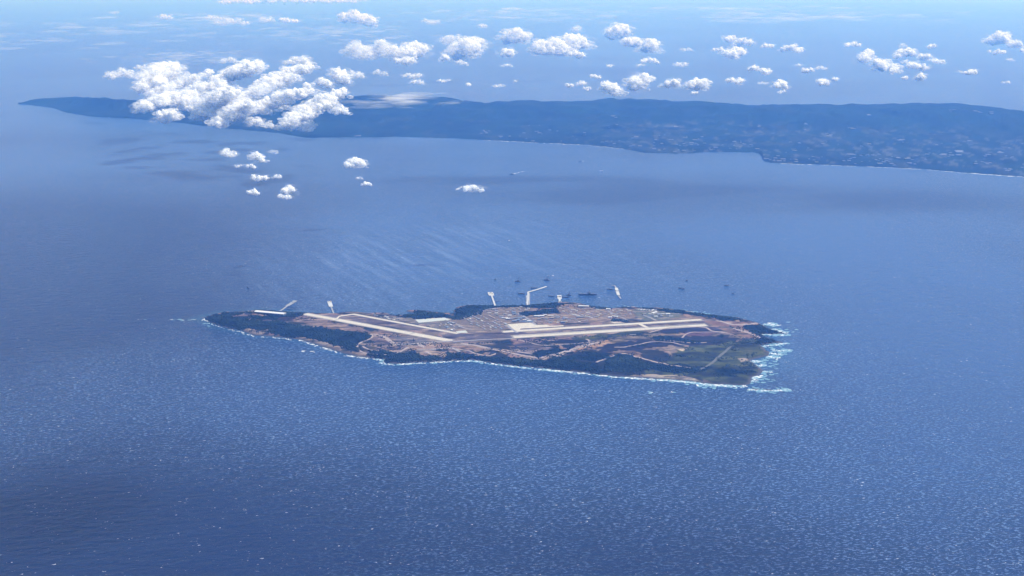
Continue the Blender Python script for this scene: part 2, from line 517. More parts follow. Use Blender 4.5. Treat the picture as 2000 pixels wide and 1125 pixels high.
street((470,192),(585,150), 11, 11, 84, 112, 'pale filling cloud between the two upper ridges of the mass', soft=0.65, n=9)
street((290,190),(400,150), 11, 10, 86, 108, 'thin slanting streak through the left of the mass', soft=0.8, n=9)
street((440,205),(520,172), 9, 9, 80, 104, 'torn grey streak right of the broad middle cloud', soft=0.7, n=8)
heap(328, 226, 56, 38, 'small round white cloud above the far shore at the left of the mass', soft=0.2, alt=72)
heap(366, 205, 44, 40, 'grey white tuft left of the broad middle cloud', soft=0.4, alt=78)
heap(664, 154, 40, 40, 'short bright cloud tower at the right edge of the mass', soft=0.2, alt=100)
heap(632, 168, 36, 26, 'small bright tuft between the upper ridge and the right tower', soft=0.2, alt=98)
heap(664, 217, 42, 24, 'small white cloud lump below the brightest cloud bank', soft=0.15, alt=78)
heap(508, 242, 62, 30, 'grey shaded cloud base under the middle of the mass', soft=0.6, alt=70)
heap(598, 248, 46, 28, 'grey wisp hanging under the brightest cloud bank', soft=0.75, alt=70)
heap(236, 150, 76, 26, 'thin faint cloud trailing off at the far left of the mass', soft=0.7, alt=85)
heap(280, 134, 40, 16, 'faint streak above the left of the leaning mass', soft=0.8, alt=95)
heap(445, 120, 40, 16, 'faint wisp just above the topmost crest of the mass', soft=0.8, alt=110)
heap(584, 122, 64, 24, 'thin cloud veil above the right of the leaning mass', soft=0.75, alt=110)
heap(408, 140, 28, 20, 'tiny cloud tuft left of the topmost crest', soft=0.3, alt=105)
heap(690, 150, 50, 22, 'thin shred trailing right of the cloud tower', soft=0.75, alt=100)
# cumulus beyond the far island, left to right
T = 'tiny white cloud tuft among the clouds beyond the far island'
L = [(697,42,88,34,.1,'bright solitary cloud high above the leaning mass'), (842,44,38,16,.6,'faint cloud to the right of the bright solitary one'), (944,53,20,14,.35,'small round cloud with a grey underside above the middle row'),
 (1000,18,44,7,.7,'thin streak of cloud near the top edge in the middle'), (322,36,30,15,.4,'small faint cloud alone near the top at the left'), (222,26,22,8,.7,'barely visible puff near the top left corner'),
 (455,46,80,18,.55,'low faint cloud row under the top edge, left of the solitary cloud'), (520,40,36,20,.5,'faint rounded cloud between the row and its right neighbour'), (563,42,46,14,.3,'flat white cloud left of the bright solitary one'), (420,38,50,14,.6,'faint cloud at the left of the row under the top edge'),
 (560,4,280,14,.15,'long white cloud bank cut by the top edge'), (460,6,70,14,.1,'bright cloud heap at the left of the long top bank'), (660,2,120,10,.5,'thin right tail of the long top bank'),
 (745,104,130,44,.5,'wide hazy cloud with a soft outline at the left of the middle row'), (806,104,62,44,.2,'brighter right lump of the wide hazy cloud'), (790,120,50,22,.3,'low white lump under the wide hazy cloud'), (700,108,60,34,.75,'pale veil at the left of the wide hazy cloud'),
 (905,100,72,52,.15,'white arched cloud with a blue hollow in the middle row'), (930,86,40,24,.3,'pale cap over the arched cloud'), (1006,80,66,36,.35,'soft dome cloud right of the arched one'), (880,80,56,22,.65,'faint sheet behind the arched cloud'),
 (991,106,34,26,.05,'compact bright cloud under the soft dome'), (1075,98,90,40,.0,'left half of the largest bright cloud in the middle row'), (1122,92,64,48,.0,'right half of the largest bright cloud in the middle row'), (1126,58,26,22,.8,'faint wisp rising above the largest bright cloud'), (1126,108,40,18,.2,'small lump under the right half of the largest cloud'),
 (1205,68,56,40,.05,'bright cloud with a dark blue face, left end of a slanting string'), (1236,84,44,28,.1,'middle cloud of the slanting string'), (1268,98,44,36,.1,'right cloud of the slanting string'), (1269,121,44,14,.15,'flat white cloud below the slanting string'),
 (868,115,24,14,.2,T), (901,124,28,16,.3,T), (990,129,28,9,.5,T), (805,150,44,14,.5,T), (815,162,34,14,.5,T), (868,158,28,10,.5,T), (914,165,14,10,.4,T), (975,169,32,9,.55,T), (742,144,34,14,.6,T), (1008,160,12,8,.5,T),
 (1112,168,22,12,.2,T), (1137,164,24,12,.3,T), (1163,151,28,13,.2,T), (1147,174,22,10,.3,T), (1191,129,16,8,.5,T),
 (1191,174,46,34,.05,'round white cloud just above the ridge, left of a matching one'), (1249,166,52,40,.05,'large round white cloud above the highest ridge'), (1311,165,40,28,.05,'white cloud right of the two round ones above the ridge'), (1362,166,52,32,.05,'pointed white cloud above the ridge beside a tiny puff'), (1435,160,44,16,.05,'flat topped white cloud above the ridge, right of the pointed one'),
 (1356,182,18,8,.2,T), (1330,128,34,12,.55,T), (1340,98,30,10,.7,T), (1426,75,30,18,.15,'small upper cloud of the zigzag group'), (1452,87,48,22,.05,'bright middle cloud of the zigzag group'), (1402,97,26,14,.2,'little left cloud of the zigzag group'), (1434,107,54,24,.0,'brightest lower cloud of the zigzag group'),
 (1499,92,30,12,.1,'short flat cloud right of the zigzag group'), (1546,97,58,18,.15,'long flat cloud with a tail, right of the short flat one'), (1471,135,26,14,.2,'left piece of a broken cloud above the ridge'), (1497,142,30,22,.2,'right piece of a broken cloud above the ridge'), (1524,168,38,20,.15,'soft white cloud low above the ridge under the broken one'), (1526,180,22,9,.3,T), (1490,164,24,8,.7,T),
 (1577,138,28,16,.15,'small bright cloud alone between the broken cloud and the big cluster'), (1608,163,34,20,.1,'low white cloud beneath the small bright one'), (1631,156,16,10,.2,T), (1603,134,30,10,.7,T),
 (1666,89,44,14,.1,'flat cloud at the upper left of the big cluster'), (1690,114,42,32,.1,'left arm of the big cluster'), (1722,130,44,28,.25,'lower left part of the big cluster'), (1768,108,56,24,.05,'bright top of the big cluster'), (1745,140,30,24,.15,'lump at the bottom of the big cluster'), (1790,132,46,20,.15,'lower right part of the big cluster'), (1832,122,36,18,.3,'fading right end of the big cluster'), (1774,124,24,14,.3,'small lump in the heart of the big cluster'), (1795,154,24,18,.2,'lowest small tuft under the big cluster'), (1767,153,18,12,.25,T), (1806,112,30,18,.25,'shoulder right of the bright top of the big cluster'),
 (1820,92,24,12,.2,'small cloud alone above the big cluster'), (1950,76,66,36,.0,'great bright cloud with a grey face near the right edge'), (1948,103,40,12,.1,'bright flat foot under the great right cloud'), (1980,86,30,22,.1,'right shoulder of the great right cloud'), (1997,98,16,12,.1,'cloud cut by the right edge'), (1895,142,32,14,.1,'small bright cloud left below the great right cloud'), (1965,161,22,9,.3,'little flat cloud low at the right edge'), (1873,140,12,8,.6,T), (1972,118,20,8,.7,T), (1764,90,22,12,.7,T),
 (1250,128,26,8,.7,T), (1560,128,22,8,.7,T)]
ANCHOR = [(697,42,'the bright solitary cloud'),(790,108,'the wide hazy cloud'),(905,100,'the arched cloud'),(1006,80,'the soft dome cloud'),(1093,92,'the largest bright cloud'),(1238,88,'the slanting string of clouds'),(1191,174,'the left round cloud above the ridge'),(1249,166,'the right round cloud above the ridge'),
    (1311,165,'the low white cloud by the round pair'),(1362,166,'the pointed cloud'),(1435,160,'the flat topped cloud'),(1440,90,'the zigzag group'),(1484,138,'the broken cloud'),(1524,168,'the low soft cloud'),(1608,163,'the low cloud beneath the small bright one'),(1765,125,'the big cluster'),(1950,84,'the great right cloud'),(1895,142,'the small cloud left below the great right one'),(1546,97,'the long flat cloud')]
SEEN = {}
def tuft_label(u, v, w_):
    a = min(ANCHOR, key=lambda q: (q[0] - u) ** 2 + 4 * (q[1] - v) ** 2); du, dv = u - a[0], v - a[1]
    side = ('right of' if du > 0 else 'left of') if abs(du) > 1.5 * abs(dv) else ('below' if dv > 0 else 'above')
    size = 'tiny' if w_ < 20 else 'small' if w_ < 29 else 'little wide'
    k = (a[2], side, size); SEEN[k] = SEEN.get(k, 0) + 1
    return '%s%s cloud tuft %s %s' % (('', 'farther ', 'third ', 'farthest ')[min(3, SEEN[k] - 1)], size, side, a[2])
for u, v, w_, h_, s_, lab in L:
    heap(u, v, w_, h_, tuft_label(u, v, w_) if lab is T else lab, 'tiny cloud tufts beyond the far island' if lab is T else None, min(0.85, s_ + (0.12 if w_ > 45 else 0.2)), 80)
# broad thin veils in the far haze
def veil(u, v, wpx, hpx, label, alt=110.0, n=150):
    c = CloudMesh(); c0 = P(u, v, alt); s = px_scale(c0); W_ = wpx * s
    d0 = P(u, v + hpx / 2, alt)[1]; d1 = P(u, max(v - hpx / 2, -20), alt)[1]
    for _ in range(n):
        q = rnd.gauss(0, 0.42); y = d0 + (d1 - d0) * rnd.random()
        r = W_ / n * rnd.uniform(1.6, 4.0)
        c.puff(np.array([c0[0] + q * W_ * 0.5, y, alt + rnd.uniform(-8, 8)]), r, 1, 0, (1.8, 1.2, 0.12))
    v_ = np.concatenate(c.v); org = v_.mean(0)
    o = obj('cloud', mesh_np('cloud', v_ - org, np.concatenate(c.f), [M_SHEET], smooth=True)); o.location = org
    tag(o, label, 'cloud')
M_SHEET = cloud_material('cloud_sheet', 0.15, 0.006, 0.28, 0.72)
veil(200, 62, 760, 70, 'broad thin veil of cloud in the upper left corner')
veil(640, 66, 420, 30, 'broad thin veil of cloud left of the middle, behind the solitary cloud')
veil(1500, 26, 700, 28, 'long pale veil along the top at the right')
veil(1000, 30, 500, 24, 'pale veil along the top in the middle')
veil(330, 112, 360, 20, 'faint veil just above the leaning cloud mass')
veil(800, 196, 240, 14, 'faint veil lying along the ridge of the far island right of the mass', alt=60, n=40)
# low clouds over the strait
for u, v, w_, h_, s_, lab in [(692,319,52,26,.3,'fluffy white cloud over the strait, right of the small group'), (716,361,28,10,.4,'small flat cloud under the fluffy one over the strait'), (702,349,16,8,.7,'faint shred between the fluffy cloud and the flat one'),
 (918,370,38,18,.45,'thin white cloud alone over the middle of the strait'), (938,371,16,18,.6,'slanting shred at the right of the thin cloud in mid strait'), (894,370,10,8,.7,'speck left of the thin cloud in mid strait'),
 (447,304,40,24,.7,'faint high cloud at the top left of the small group over the strait'), (505,311,34,22,.45,'slanting cloud at the top right of the small group over the strait'), (490,327,24,12,.3,'bright little cloud in the small group over the strait'), (508,347,44,18,.35,'widest cloud of the small group over the strait'), (543,347,18,14,.5,'shred right of the widest cloud of the small group'), (494,378,30,17,.3,'rounded cloud at the bottom left of the small group'), (562,373,32,22,.35,'bright cloud at the bottom right of the small group'), (556,385,34,12,.5,'pale foot under the bottom right cloud of the small group'), (535,298,20,12,.8,'barely visible veil at the top of the small group'), (470,325,26,10,.8,'thin veil left of the bright little cloud')]:
    heap(u, v, w_, h_, lab, None, s_, 70)

# thin unseen cloud added above the picture to shade the water at lower left
def raft(u, v, alt, rx, ry, n, label):
    c = CloudMesh(); g = P(u, v, 0.0); off = alt / math.tan(R(SUN_EL))
    cx, cy = g[0] + off * math.sin(R(SUN_AZ)), g[1] + off * math.cos(R(SUN_AZ))
    for _ in range(n):
        a = rnd.uniform(0, 6.283); q = abs(rnd.gauss(0, 0.5))
        c.puff(np.array([cx + math.cos(a) * rx * q, cy + math.sin(a) * ry * q, alt + rnd.uniform(-4, 8)]), rnd.uniform(0.16, 0.42) * rx, 1, 0, (1.3, 1.3, 0.12))
    v_ = np.concatenate(c.v); org = v_.mean(0)
    o = obj('cloud', mesh_np('cloud', v_ - org, np.concatenate(c.f), [M_SHEET2], smooth=True)); o.location = org
    tag(o, label, 'cloud')
M_SHEET2 = cloud_material('shade_raft', 0.12, 0.02, 0.30, 0.75)
raft(110, 1010, 330.0, 95, 120, 60, 'unseen cloud raft added to shade the water at the lower left')
# ---------------------------------------------------------------- the near island: ground
def Q(o, k, pts):            # photo points read off an enlargement: origin o, scale k
    return [(o[0] + x / k, o[1] + y / k) for x, y in pts]
def GP(px, z=HZ):
    return PX(px, z)[:, :2]
O1, O2, O3, O4, O5 = (380, 530), (720, 530), (1000, 530), (1200, 530), (720, 620)
K3, K4 = 6.617, 4.5
ZONES = []                   # (polygon on the ground, colour, edge softness, edge noise)
GREY = (0.175, 0.150, 0.165); BARE = (0.30, 0.215, 0.185); ORANGE = (0.42, 0.27, 0.185); PALE = (0.42, 0.38, 0.35)
FOREST = (0.012, 0.024, 0.018); GRASS = (0.112, 0.118, 0.084); DRYGRASS = (0.105, 0.105, 0.065); DARK = (0.055, 0.050, 0.060); ROCK = (0.16, 0.15, 0.15); SAND = (0.45, 0.40, 0.34)
def zone(px, col, soft=1.0, nz=3.0): ZONES.append((GP(px), np.array(col), soft, nz))
FORESTS = {}
def wood(name, px, dens=1.0): FORESTS[name] = (GP(px), dens); zone(px, FOREST, 1.2, 4.0)
# graded strips between and beside the runways
zone([(600,616),(690,614),(900,655),(1010,660),(1400,637),(1385,622),(985,647),(880,655)], GREY, 1, 2)
zone(Q(O2,5,[(260,640),(800,680),(620,690),(270,710),(60,720)]), (0.15,0.14,0.165), 1, 2)
zone([(862,652),(985,650),(1004,659),(880,668)], (0.165,0.145,0.165), 1, 3)
zone(Q(O3,K3,[(1240,640),(1480,560),(1690,570),(1840,640),(1500,660)]), (0.14,0.14,0.165), 1, 3)
zone(Q(O2,5,[(1450,660),(2000,640),(2000,690),(1700,700),(1400,720)]), (0.24,0.17,0.18), 1.5, 4)
zone([(1060,668),(1112,664),(1148,664),(1150,668),(1100,671),(1062,672)], DARK, 1, 3)
zone([(1012,672),(1045,668),(1082,682),(1060,694),(1010,690),(985,676)], (0.17,0.15,0.175), 1, 3)
zone([(1040,706),(1110,688),(1180,682),(1300,684),(1345,718),(1310,744),(1180,732),(1080,722)], (0.085,0.080,0.066), 1, 9)
zone([(1300,660),(1400,654),(1460,660),(1440,672),(1340,678),(1290,676)], (0.085,0.075,0.075), 1, 8)
# bare reddish earthworks
zone(Q(O2,5,[(640,700),(1000,720),(1350,780),(1620,850),(1680,855),(1500,830),(1200,790),(900,760),(600,745)]), BARE, 1, 5)
zone([(1050,699),(1110,684),(1150,672),(1160,676),(1120,690),(1072,702)], ORANGE, 0.8, 4)
zone([(1140,672),(1190,664),(1196,672),(1176,680),(1150,682)], (0.40,0.27,0.20), 0.8, 5)
zone([(1196,664),(1290,648),(1300,654),(1240,668),(1200,672)], (0.20,0.175,0.15), 1, 6)
zone([(1120,660),(1250,645),(1280,650),(1200,660),(1120,668)], DRYGRASS, 1, 6)
zone([(1160,676),(1230,668),(1300,664),(1310,676),(1230,690),(1175,690)], (0.075,0.062,0.085), 1, 8)
zone([(1180,690),(1216,684),(1250,690),(1250,702),(1216,694),(1180,702)], BARE, 0.8, 5)
zone([(1300,638),(1380,637),(1420,640),(1400,650),(1330,652),(1290,648)], (0.10,0.09,0.12), 1, 6)
zone([(1372,626),(1420,628),(1478,630),(1480,634),(1440,638),(1400,638),(1385,634)], (0.24,0.17,0.16), 0.8, 4)
zone([(1400,640),(1440,638),(1476,652),(1486,661),(1460,659),(1420,650)], (0.26,0.19,0.17), 0.8, 4)
zone([(1335,648),(1400,645),(1390,654),(1345,658)], (0.14,0.105,0.13), 1, 4)
zone(Q(O1,5,[(900,470),(1000,420),(1080,420),(1640,560),(1900,640),(1980,720),(1700,610),(1500,585),(1250,540)]), (0.24,0.185,0.175), 1, 5)
zone(Q(O1,5,[(560,440),(860,435),(1000,420),(900,510),(560,480)]), (0.13,0.11,0.11), 1, 7)
zone(Q(O1,5,[(380,425),(560,425),(520,440),(380,440)]), (0.20,0.155,0.15), 1, 5)
zone(Q(O2,5,[(40,640),(140,620),(260,710),(420,740),(340,775),(130,770),(20,720)]), (0.20,0.16,0.165), 1, 3)
zone(Q(O2,5,[(340,770),(500,720),(760,700),(780,730),(560,770),(440,780)]), BARE, 1, 5)
zone(Q(O2,5,[(560,790),(740,790),(800,780),(780,830),(620,820)]), (0.36,0.28,0.24), 1, 4)
# worksite ground
zone([(874,624),(905,614),(960,601),(1010,602),(1035,603),(1060,618),(1040,632),(1000,634),(985,646),(920,650),(890,640)], (0.22,0.185,0.165), 1, 5)
zone([(1088,600),(1180,601),(1240,604),(1240,620),(1180,628),(1090,630),(1045,630),(1040,620),(1090,612)], (0.24,0.19,0.165), 1, 5)
zone([(760,618),(812,620),(880,625),(900,640),(880,648),(820,634),(780,628)], (0.20,0.185,0.18), 1, 5)
zone([(1240,604),(1290,606),(1330,612),(1330,620),(1290,626),(1250,626)], (0.175,0.18,0.17), 1, 4)
zone([(690,612),(756,613),(800,630),(770,628),(720,616)], (0.16,0.15,0.15), 1, 5)
# south end: rough pasture
zone(Q(O4,K4,[(430,830),(500,720),(640,660),(850,640),(1050,605),(1250,590),(1380,600),(1490,625),(1290,660),(1350,735),(1200,780),(1310,870),(1200,940),(1150,1000),(850,970),(700,930),(300,900),(200,860)]), GRASS, 1.5, 6)
zone(Q(O4,K4,[(900,880),(1100,800),(1180,830),(1100,900),(950,920)]), (0.128,0.130,0.092), 2, 8)
zone(Q(O4,K4,[(1000,640),(1250,600),(1330,640),(1200,700),(1040,680)]), (0.128,0.130,0.092), 2, 8)
zone(Q(O4,K4,[(1085,765),(1185,760),(1160,785),(1110,800)]), (0.32,0.28,0.27), 0.5, 1)
zone(Q(O4,K4,[(525,680),(630,685),(600,705),(570,700)]), (0.60,0.50,0.42), 0.5, 1)
zone(Q(O4,K4,[(300,905),(560,915),(840,965),(700,960),(400,930),(0,915)]), (0.42,0.37,0.33), 0.6, 2)
zone(Q(O1,5,[(500,575),(740,570),(755,580),(640,605),(520,612)]), (0.24,0.22,0.23), 1, 3)
zone(Q(O1,5,[(1060,645),(1280,680),(1430,715),(1400,735),(1240,715)]), (0.33,0.28,0.26), 1, 4)
# woods and scrub
wood('north_wood', Q(O1,5,[(90,455),(200,420),(300,398),(420,402),(480,415),(380,430),(380,445),(530,445),(540,470),(800,485),(900,510),(1200,545),(1500,590),(1690,612),(1730,640),(1690,680),(1600,725),(1585,780),(1480,760),(1440,735),(1280,690),(1100,640),(880,632),(760,600),(740,572),(560,565),(400,555),(200,505)]))
wood('shore_wood', Q(O1,5,[(500,400),(640,378),(800,385),(830,392),(800,402),(590,402),(510,412)]))
wood('hangar_wood', Q(O1,5,[(860,435),(890,400),(1030,402),(1060,420),(1000,440),(900,445)]))
wood('scrub_belt', Q(O1,5,[(530,432),(740,435),(850,440),(800,470),(540,465)]), 0.7)
wood('west_shore_wood', Q(O5,5,[(0,318),(200,335),(340,352),(420,338),(470,372),(600,380),(700,375),(720,388),(790,345),(960,352),(1000,368),(1100,385),(1200,388),(1250,372),(1280,395),(1400,398),(1600,415),(1740,412),(1850,385),(2000,372),(2000,525),(1700,485),(1250,437),(1000,407),(850,412),(600,422),(300,432),(150,428),(60,372),(0,365)]))
wood('south_shore_wood', Q(O4,K4,[(-80,770),(80,728),(180,765),(320,820),(330,850),(240,880),(0,885),(-80,870)]))
wood('cape_wood', Q(O4,K4,[(1130,480),(1270,470),(1400,515),(1500,550),(1390,565),(1270,555),(1200,530)]))
wood('spit_wood', Q(O4,K4,[(1270,585),(1380,590),(1480,625),(1300,650),(1230,630)]), 0.6)
wood('site_wood', Q(O3,K3,[(100,535),(340,500),(360,482),(560,478),(600,520),(630,545),(400,550),(160,578)]))
wood('east_shore_wood', Q(O3,K3,[(0,435),(200,442),(330,435),(450,415),(700,402),(850,412),(800,420),(700,425),(640,440),(560,478),(380,480),(250,470),(120,462),(0,465)]))
wood('east_bay_wood', Q(O3,K3,[(1000,455),(1100,455),(1200,470),(1300,482),(1270,490),(1120,488)]))
wood('harbour_wood', Q(O2,5,[(385,385),(500,382),(600,396),(720,412),(840,438),(845,380),(950,330),(1250,337),(1400,332),(1500,330),(1400,348),(1200,352),(1050,418),(900,470),(760,452),(450,462),(300,440),(200,410),(330,440)]))
wood('south_coast_scrub', Q(O4,K4,[(240,320),(400,328),(620,350),(880,385),(1110,418),(1080,438),(960,438),(880,410),(700,385),(520,360),(300,335)]), 0.9)
wood('pond_scrub', Q((1060,580),8.333,[(1090,365),(1150,340),(1280,370),(1380,400),(1300,408),(1130,395)]), 0.9)
wood('pasture_scrub', Q(O4,K4,[(520,735),(640,745),(620,760),(520,750)]), 0.9)
wood('ridge_scrub', Q(O4,K4,[(360,570),(520,590),(700,610),(760,625),(640,632),(460,615),(330,600)]), 0.7)
wood('cliff_scrub', Q(O4,K4,[(860,860),(1000,850),(1240,880),(1130,900),(1040,895),(1080,935),(930,920)]), 0.5)
wood('road_scrub', Q(O4,K4,[(100,755),(420,820),(720,850),(840,845),(700,900),(400,885),(330,850)]), 0.55)
wood('middle_shore_scrub', [(1118,704),(1160,712),(1185,722),(1185,733),(1120,724)], 0.5)
wood('hill_scrub', [(1075,704),(1110,693),(1150,688),(1200,690),(1190,700),(1165,708),(1120,702)], 0.3)
wood('east_hill_scrub', [(1216,700),(1260,706),(1300,715),(1290,722),(1240,716)], 0.3)
wood('field_scrub', Q(O2,5,[(1560,800),(1760,770),(1990,740),(2000,800),(1760,845),(1640,850)]), 0.25)

GX0, GX1, GY0, GY1, GS = -240.0, 232.0, -150.0, 185.0, 0.8
gx = np.arange(GX0, GX1, GS); gy = np.arange(GY0, GY1, GS)
GXX, GYY = np.meshgrid(gx, gy)
g_sd = sdist(ISLE, GXX, GYY)
g_sd = g_sd + (fbm(GXX / 7, GYY / 7, 4, 41) - 0.5) * 3.2
AIR_PX = [(590,614),(690,612),(760,616),(815,618),(880,622),(905,614),(960,602),(1020,601),(1090,600),(1180,602),(1240,604),(1330,611),(1390,622),(1390,638),(1250,648),(1000,662),(880,672),(760,648),(650,626)]
g_air = sdist(GP(AIR_PX), GXX, GYY)
bump = (fbm(GXX / 26, GYY / 26, 5, 43) - 0.45) * 2.6 + (fbm(GXX / 6, GYY / 6, 3, 44) - 0.5) * 0.8
bump = bump * sstep(0, 14, -g_air) * sstep(4, 16, g_sd)
g_h = np.where(g_sd > 0, 0.15 + (HZ - 0.15) * sstep(0, 5, g_sd), np.clip(g_sd * 0.5, -1.0, 0)) + np.clip(bump, -0.6, 4)
g_h = np.where(g_sd < 0, np.minimum(g_h, -0.02), g_h)
def ground_h(x, y):
    fx = np.clip((np.asarray(x) - GX0) / GS, 0, len(gx) - 1.001); fy = np.clip((np.asarray(y) - GY0) / GS, 0, len(gy) - 1.001)
    i = fx.astype(int); j = fy.astype(int); a = fx - i; b = fy - j
    return (g_h[j, i] * (1 - a) + g_h[j, i + 1] * a) * (1 - b) + (g_h[j + 1, i] * (1 - a) + g_h[j + 1, i + 1] * a) * b

def island_ground():
    x, y = GXX, GYY
    base = np.zeros(x.shape + (3,)); n1 = fbm(x / 30, y / 16, 4, 51); n2 = fbm(x / 9, y / 22, 4, 52)
    base[:] = np.array((0.115, 0.098, 0.086))
    k = sstep(0.50, 0.62, n1)[..., None]; base = base * (1 - k) + np.array((0.045, 0.045, 0.038)) * k
    k = sstep(0.56, 0.66, n2)[..., None] * 0.8; base = base * (1 - k) + np.array((0.18, 0.13, 0.115)) * k
    wob = (fbm(x / 5, y / 9, 4, 53) - 0.5) * 2
    for poly, col, soft, nz in ZONES:
        lo = poly.min(0) - 10; hi = poly.max(0) + 10
        m = (x > lo[0]) & (x < hi[0]) & (y > lo[1]) & (y < hi[1])
        if not m.any(): continue
        d = sdist(poly, x[m], y[m]) + wob[m] * nz
        k = sstep(-soft, soft, d)[:, None]
        base[m] = base[m] * (1 - k) + col * 0.56 * np.array((0.98, 1.0, 0.94)) * k
    # streaky tracks, spoil heaps and scrub left by the works, everywhere but in the woods
    lum = base.sum(-1) / 3
    st = sstep(0.54, 0.62, fbm(x / 13 + y / 40, y / 3.6, 5, 61)) * sstep(0.072, 0.09, lum) * (g_air < 6) * 1.0
    base = base * (1 - 0.65 * st[..., None]) + np.array((0.040, 0.040, 0.038)) * 0.65 * st[..., None]
    st2 = sstep(0.57, 0.64, fbm(x / 9 - y / 30, y / 2.6, 5, 62)) * sstep(0.072, 0.09, lum)
    base = base * (1 - 0.6 * st2[..., None]) + np.array((0.24, 0.195, 0.165)) * 0.6 * st2[..., None]
    gk = sstep(0.035, 0.05, lum) * (1 - sstep(0.085, 0.10, lum))
    base *= (1 + gk * (fbm(x / 18, y / 7, 4, 63) - 0.5) * 1.3)[..., None]
    base *= (0.75 + 0.5 * fbm(x / 3, y / 3, 3, 64))[..., None]
    base = np.clip((base - 0.095) * 1.45 + 0.082, 0.35 * base, None) * np.array((0.93, 0.90, 0.82))
    rim = (1 - sstep(0.8, 3.0, g_sd))[..., None]
    base = base * (1 - rim) + np.array((0.055, 0.050, 0.050)) * (0.7 + 0.6 * n2[..., None]) * rim
    m, t, b, o = new_mat('island_soil')
    ca = attr_n(t, 'land'); pos = t.nodes.new('ShaderNodeNewGeometry').outputs['Position']
    f = math_n(t, 'ADD', 0.55, math_n(t, 'MULTIPLY', noise_n(t, pos, 1.1, 4, 0.65), 0.9))
    mm = t.nodes.new('ShaderNodeVectorMath'); mm.operation = 'SCALE'
    t.links.new(ca.outputs['Color'], mm.inputs[0]); t.links.new(f, mm.inputs[3])
    t.links.new(mm.outputs[0], b.inputs['Base Color']); b.inputs['Roughness'].default_value = 1.0; b.inputs['Specular IOR Level'].default_value = 0.1
    F = grid_faces(len(gx), len(gy)); keep = (g_sd.ravel() > -2.0)[F].any(1); F = F[keep]
    used = np.unique(F); rem = np.full(x.size, -1); rem[used] = np.arange(len(used))
    V_ = np.stack([x.ravel(), y.ravel(), g_h.ravel()], 1)[used]
    me = mesh_np('island_ground', V_, rem[F], [m], smooth=True)
    color_attr(me, 'land', base.reshape(-1, 3)[used])
    tag(obj('island_ground', me), kind='structure')
island_ground()

# ---------------------------------------------------------------- woods: every crown is a small faceted dome
def crown_variants():
    v, f = ico(1); out = []
    for k in range(6):
        r_ = np.random.default_rng(k); q = v * (0.75 + 0.5 * r_.random((len(v), 1))); q[:, 2] = q[:, 2] * 0.8 + 0.35; out.append(q)
    return out, f
CROWN = crown_variants()
def leaf_material():
    m, t, b, o = new_mat('leaf_canopy')
    a = attr_n(t, 'tone'); pos = t.nodes.new('ShaderNodeNewGeometry').outputs['Position']
    c = mix_c(t, a.outputs['Fac'], (0.002, 0.008, 0.007), (0.022, 0.034, 0.018))
    c = mix_c(t, math_n(t, 'MULTIPLY', noise_n(t, pos, 2.5, 2), 0.4), c, (0.012, 0.02, 0.012))
    t.links.new(c, b.inputs['Base Color']); b.inputs['Roughness'].default_value = 0.9; b.inputs['Specular IOR Level'].default_value = 0.15
    return m
M_LEAF = leaf_material()
def plant_wood(name, poly, dens, seed):
    r_ = np.random.default_rng(seed)
    lo, hi = poly.min(0), poly.max(0)
    n = int((hi[0] - lo[0]) * (hi[1] - lo[1]) * 0.85 * dens)
    p = lo + r_.random((n, 2)) * (hi - lo)
    d = sdist(poly, p[:, 0], p[:, 1]) + (fbm(p[:, 0] / 5, p[:, 1] / 9, 4, 53) - 0.5) * 9 + r_.normal(0, 1.1, n)
    h = ground_h(p[:, 0], p[:, 1])
    gap = fbm(p[:, 0] / 7, p[:, 1] / 7, 3, seed + 70)
    p = p[(d > 0) & (h > 0.2) & (gap > 0.36 + 0.22 * (1 - dens))]
    if not len(p): return
    h = ground_h(p[:, 0], p[:, 1]); vs, f = CROWN
    size = r_.uniform(0.42, 0.95, len(p)) * (0.75 + 0.5 * fbm(p[:, 0] / 12, p[:, 1] / 12, 2, 9))
    which = r_.integers(0, len(vs), len(p)); rot = r_.uniform(0, 6.28, len(p))
    base = np.stack(vs)[which]
    c, s = np.cos(rot)[:, None], np.sin(rot)[:, None]
    V_ = np.stack([base[..., 0] * c - base[..., 1] * s, base[..., 0] * s + base[..., 1] * c, base[..., 2] * 0.8], -1) * size[:, None, None]
    V_ += np.stack([p[:, 0], p[:, 1], h], 1)[:, None, :]
    k = V_.shape[1]
    F = (f[None] + (np.arange(len(p)) * k)[:, None, None]).reshape(-1, 3)
    me = mesh_np(name, V_.reshape(-1, 3), F, [M_LEAF], smooth=True)
    tone = np.clip(fbm(p[:, 0] / 15, p[:, 1] / 15, 3, 12) * 1.4 - 0.3 + r_.uniform(-0.2, 0.2, len(p)), 0, 1)
    point_attr(me, 'tone', np.repeat(tone, k))
    tag(obj(name, me), kind='stuff')
for i, (nm, (poly, dens)) in enumerate(FORESTS.items()):
    plant_wood(nm, poly, dens, 100 + i)

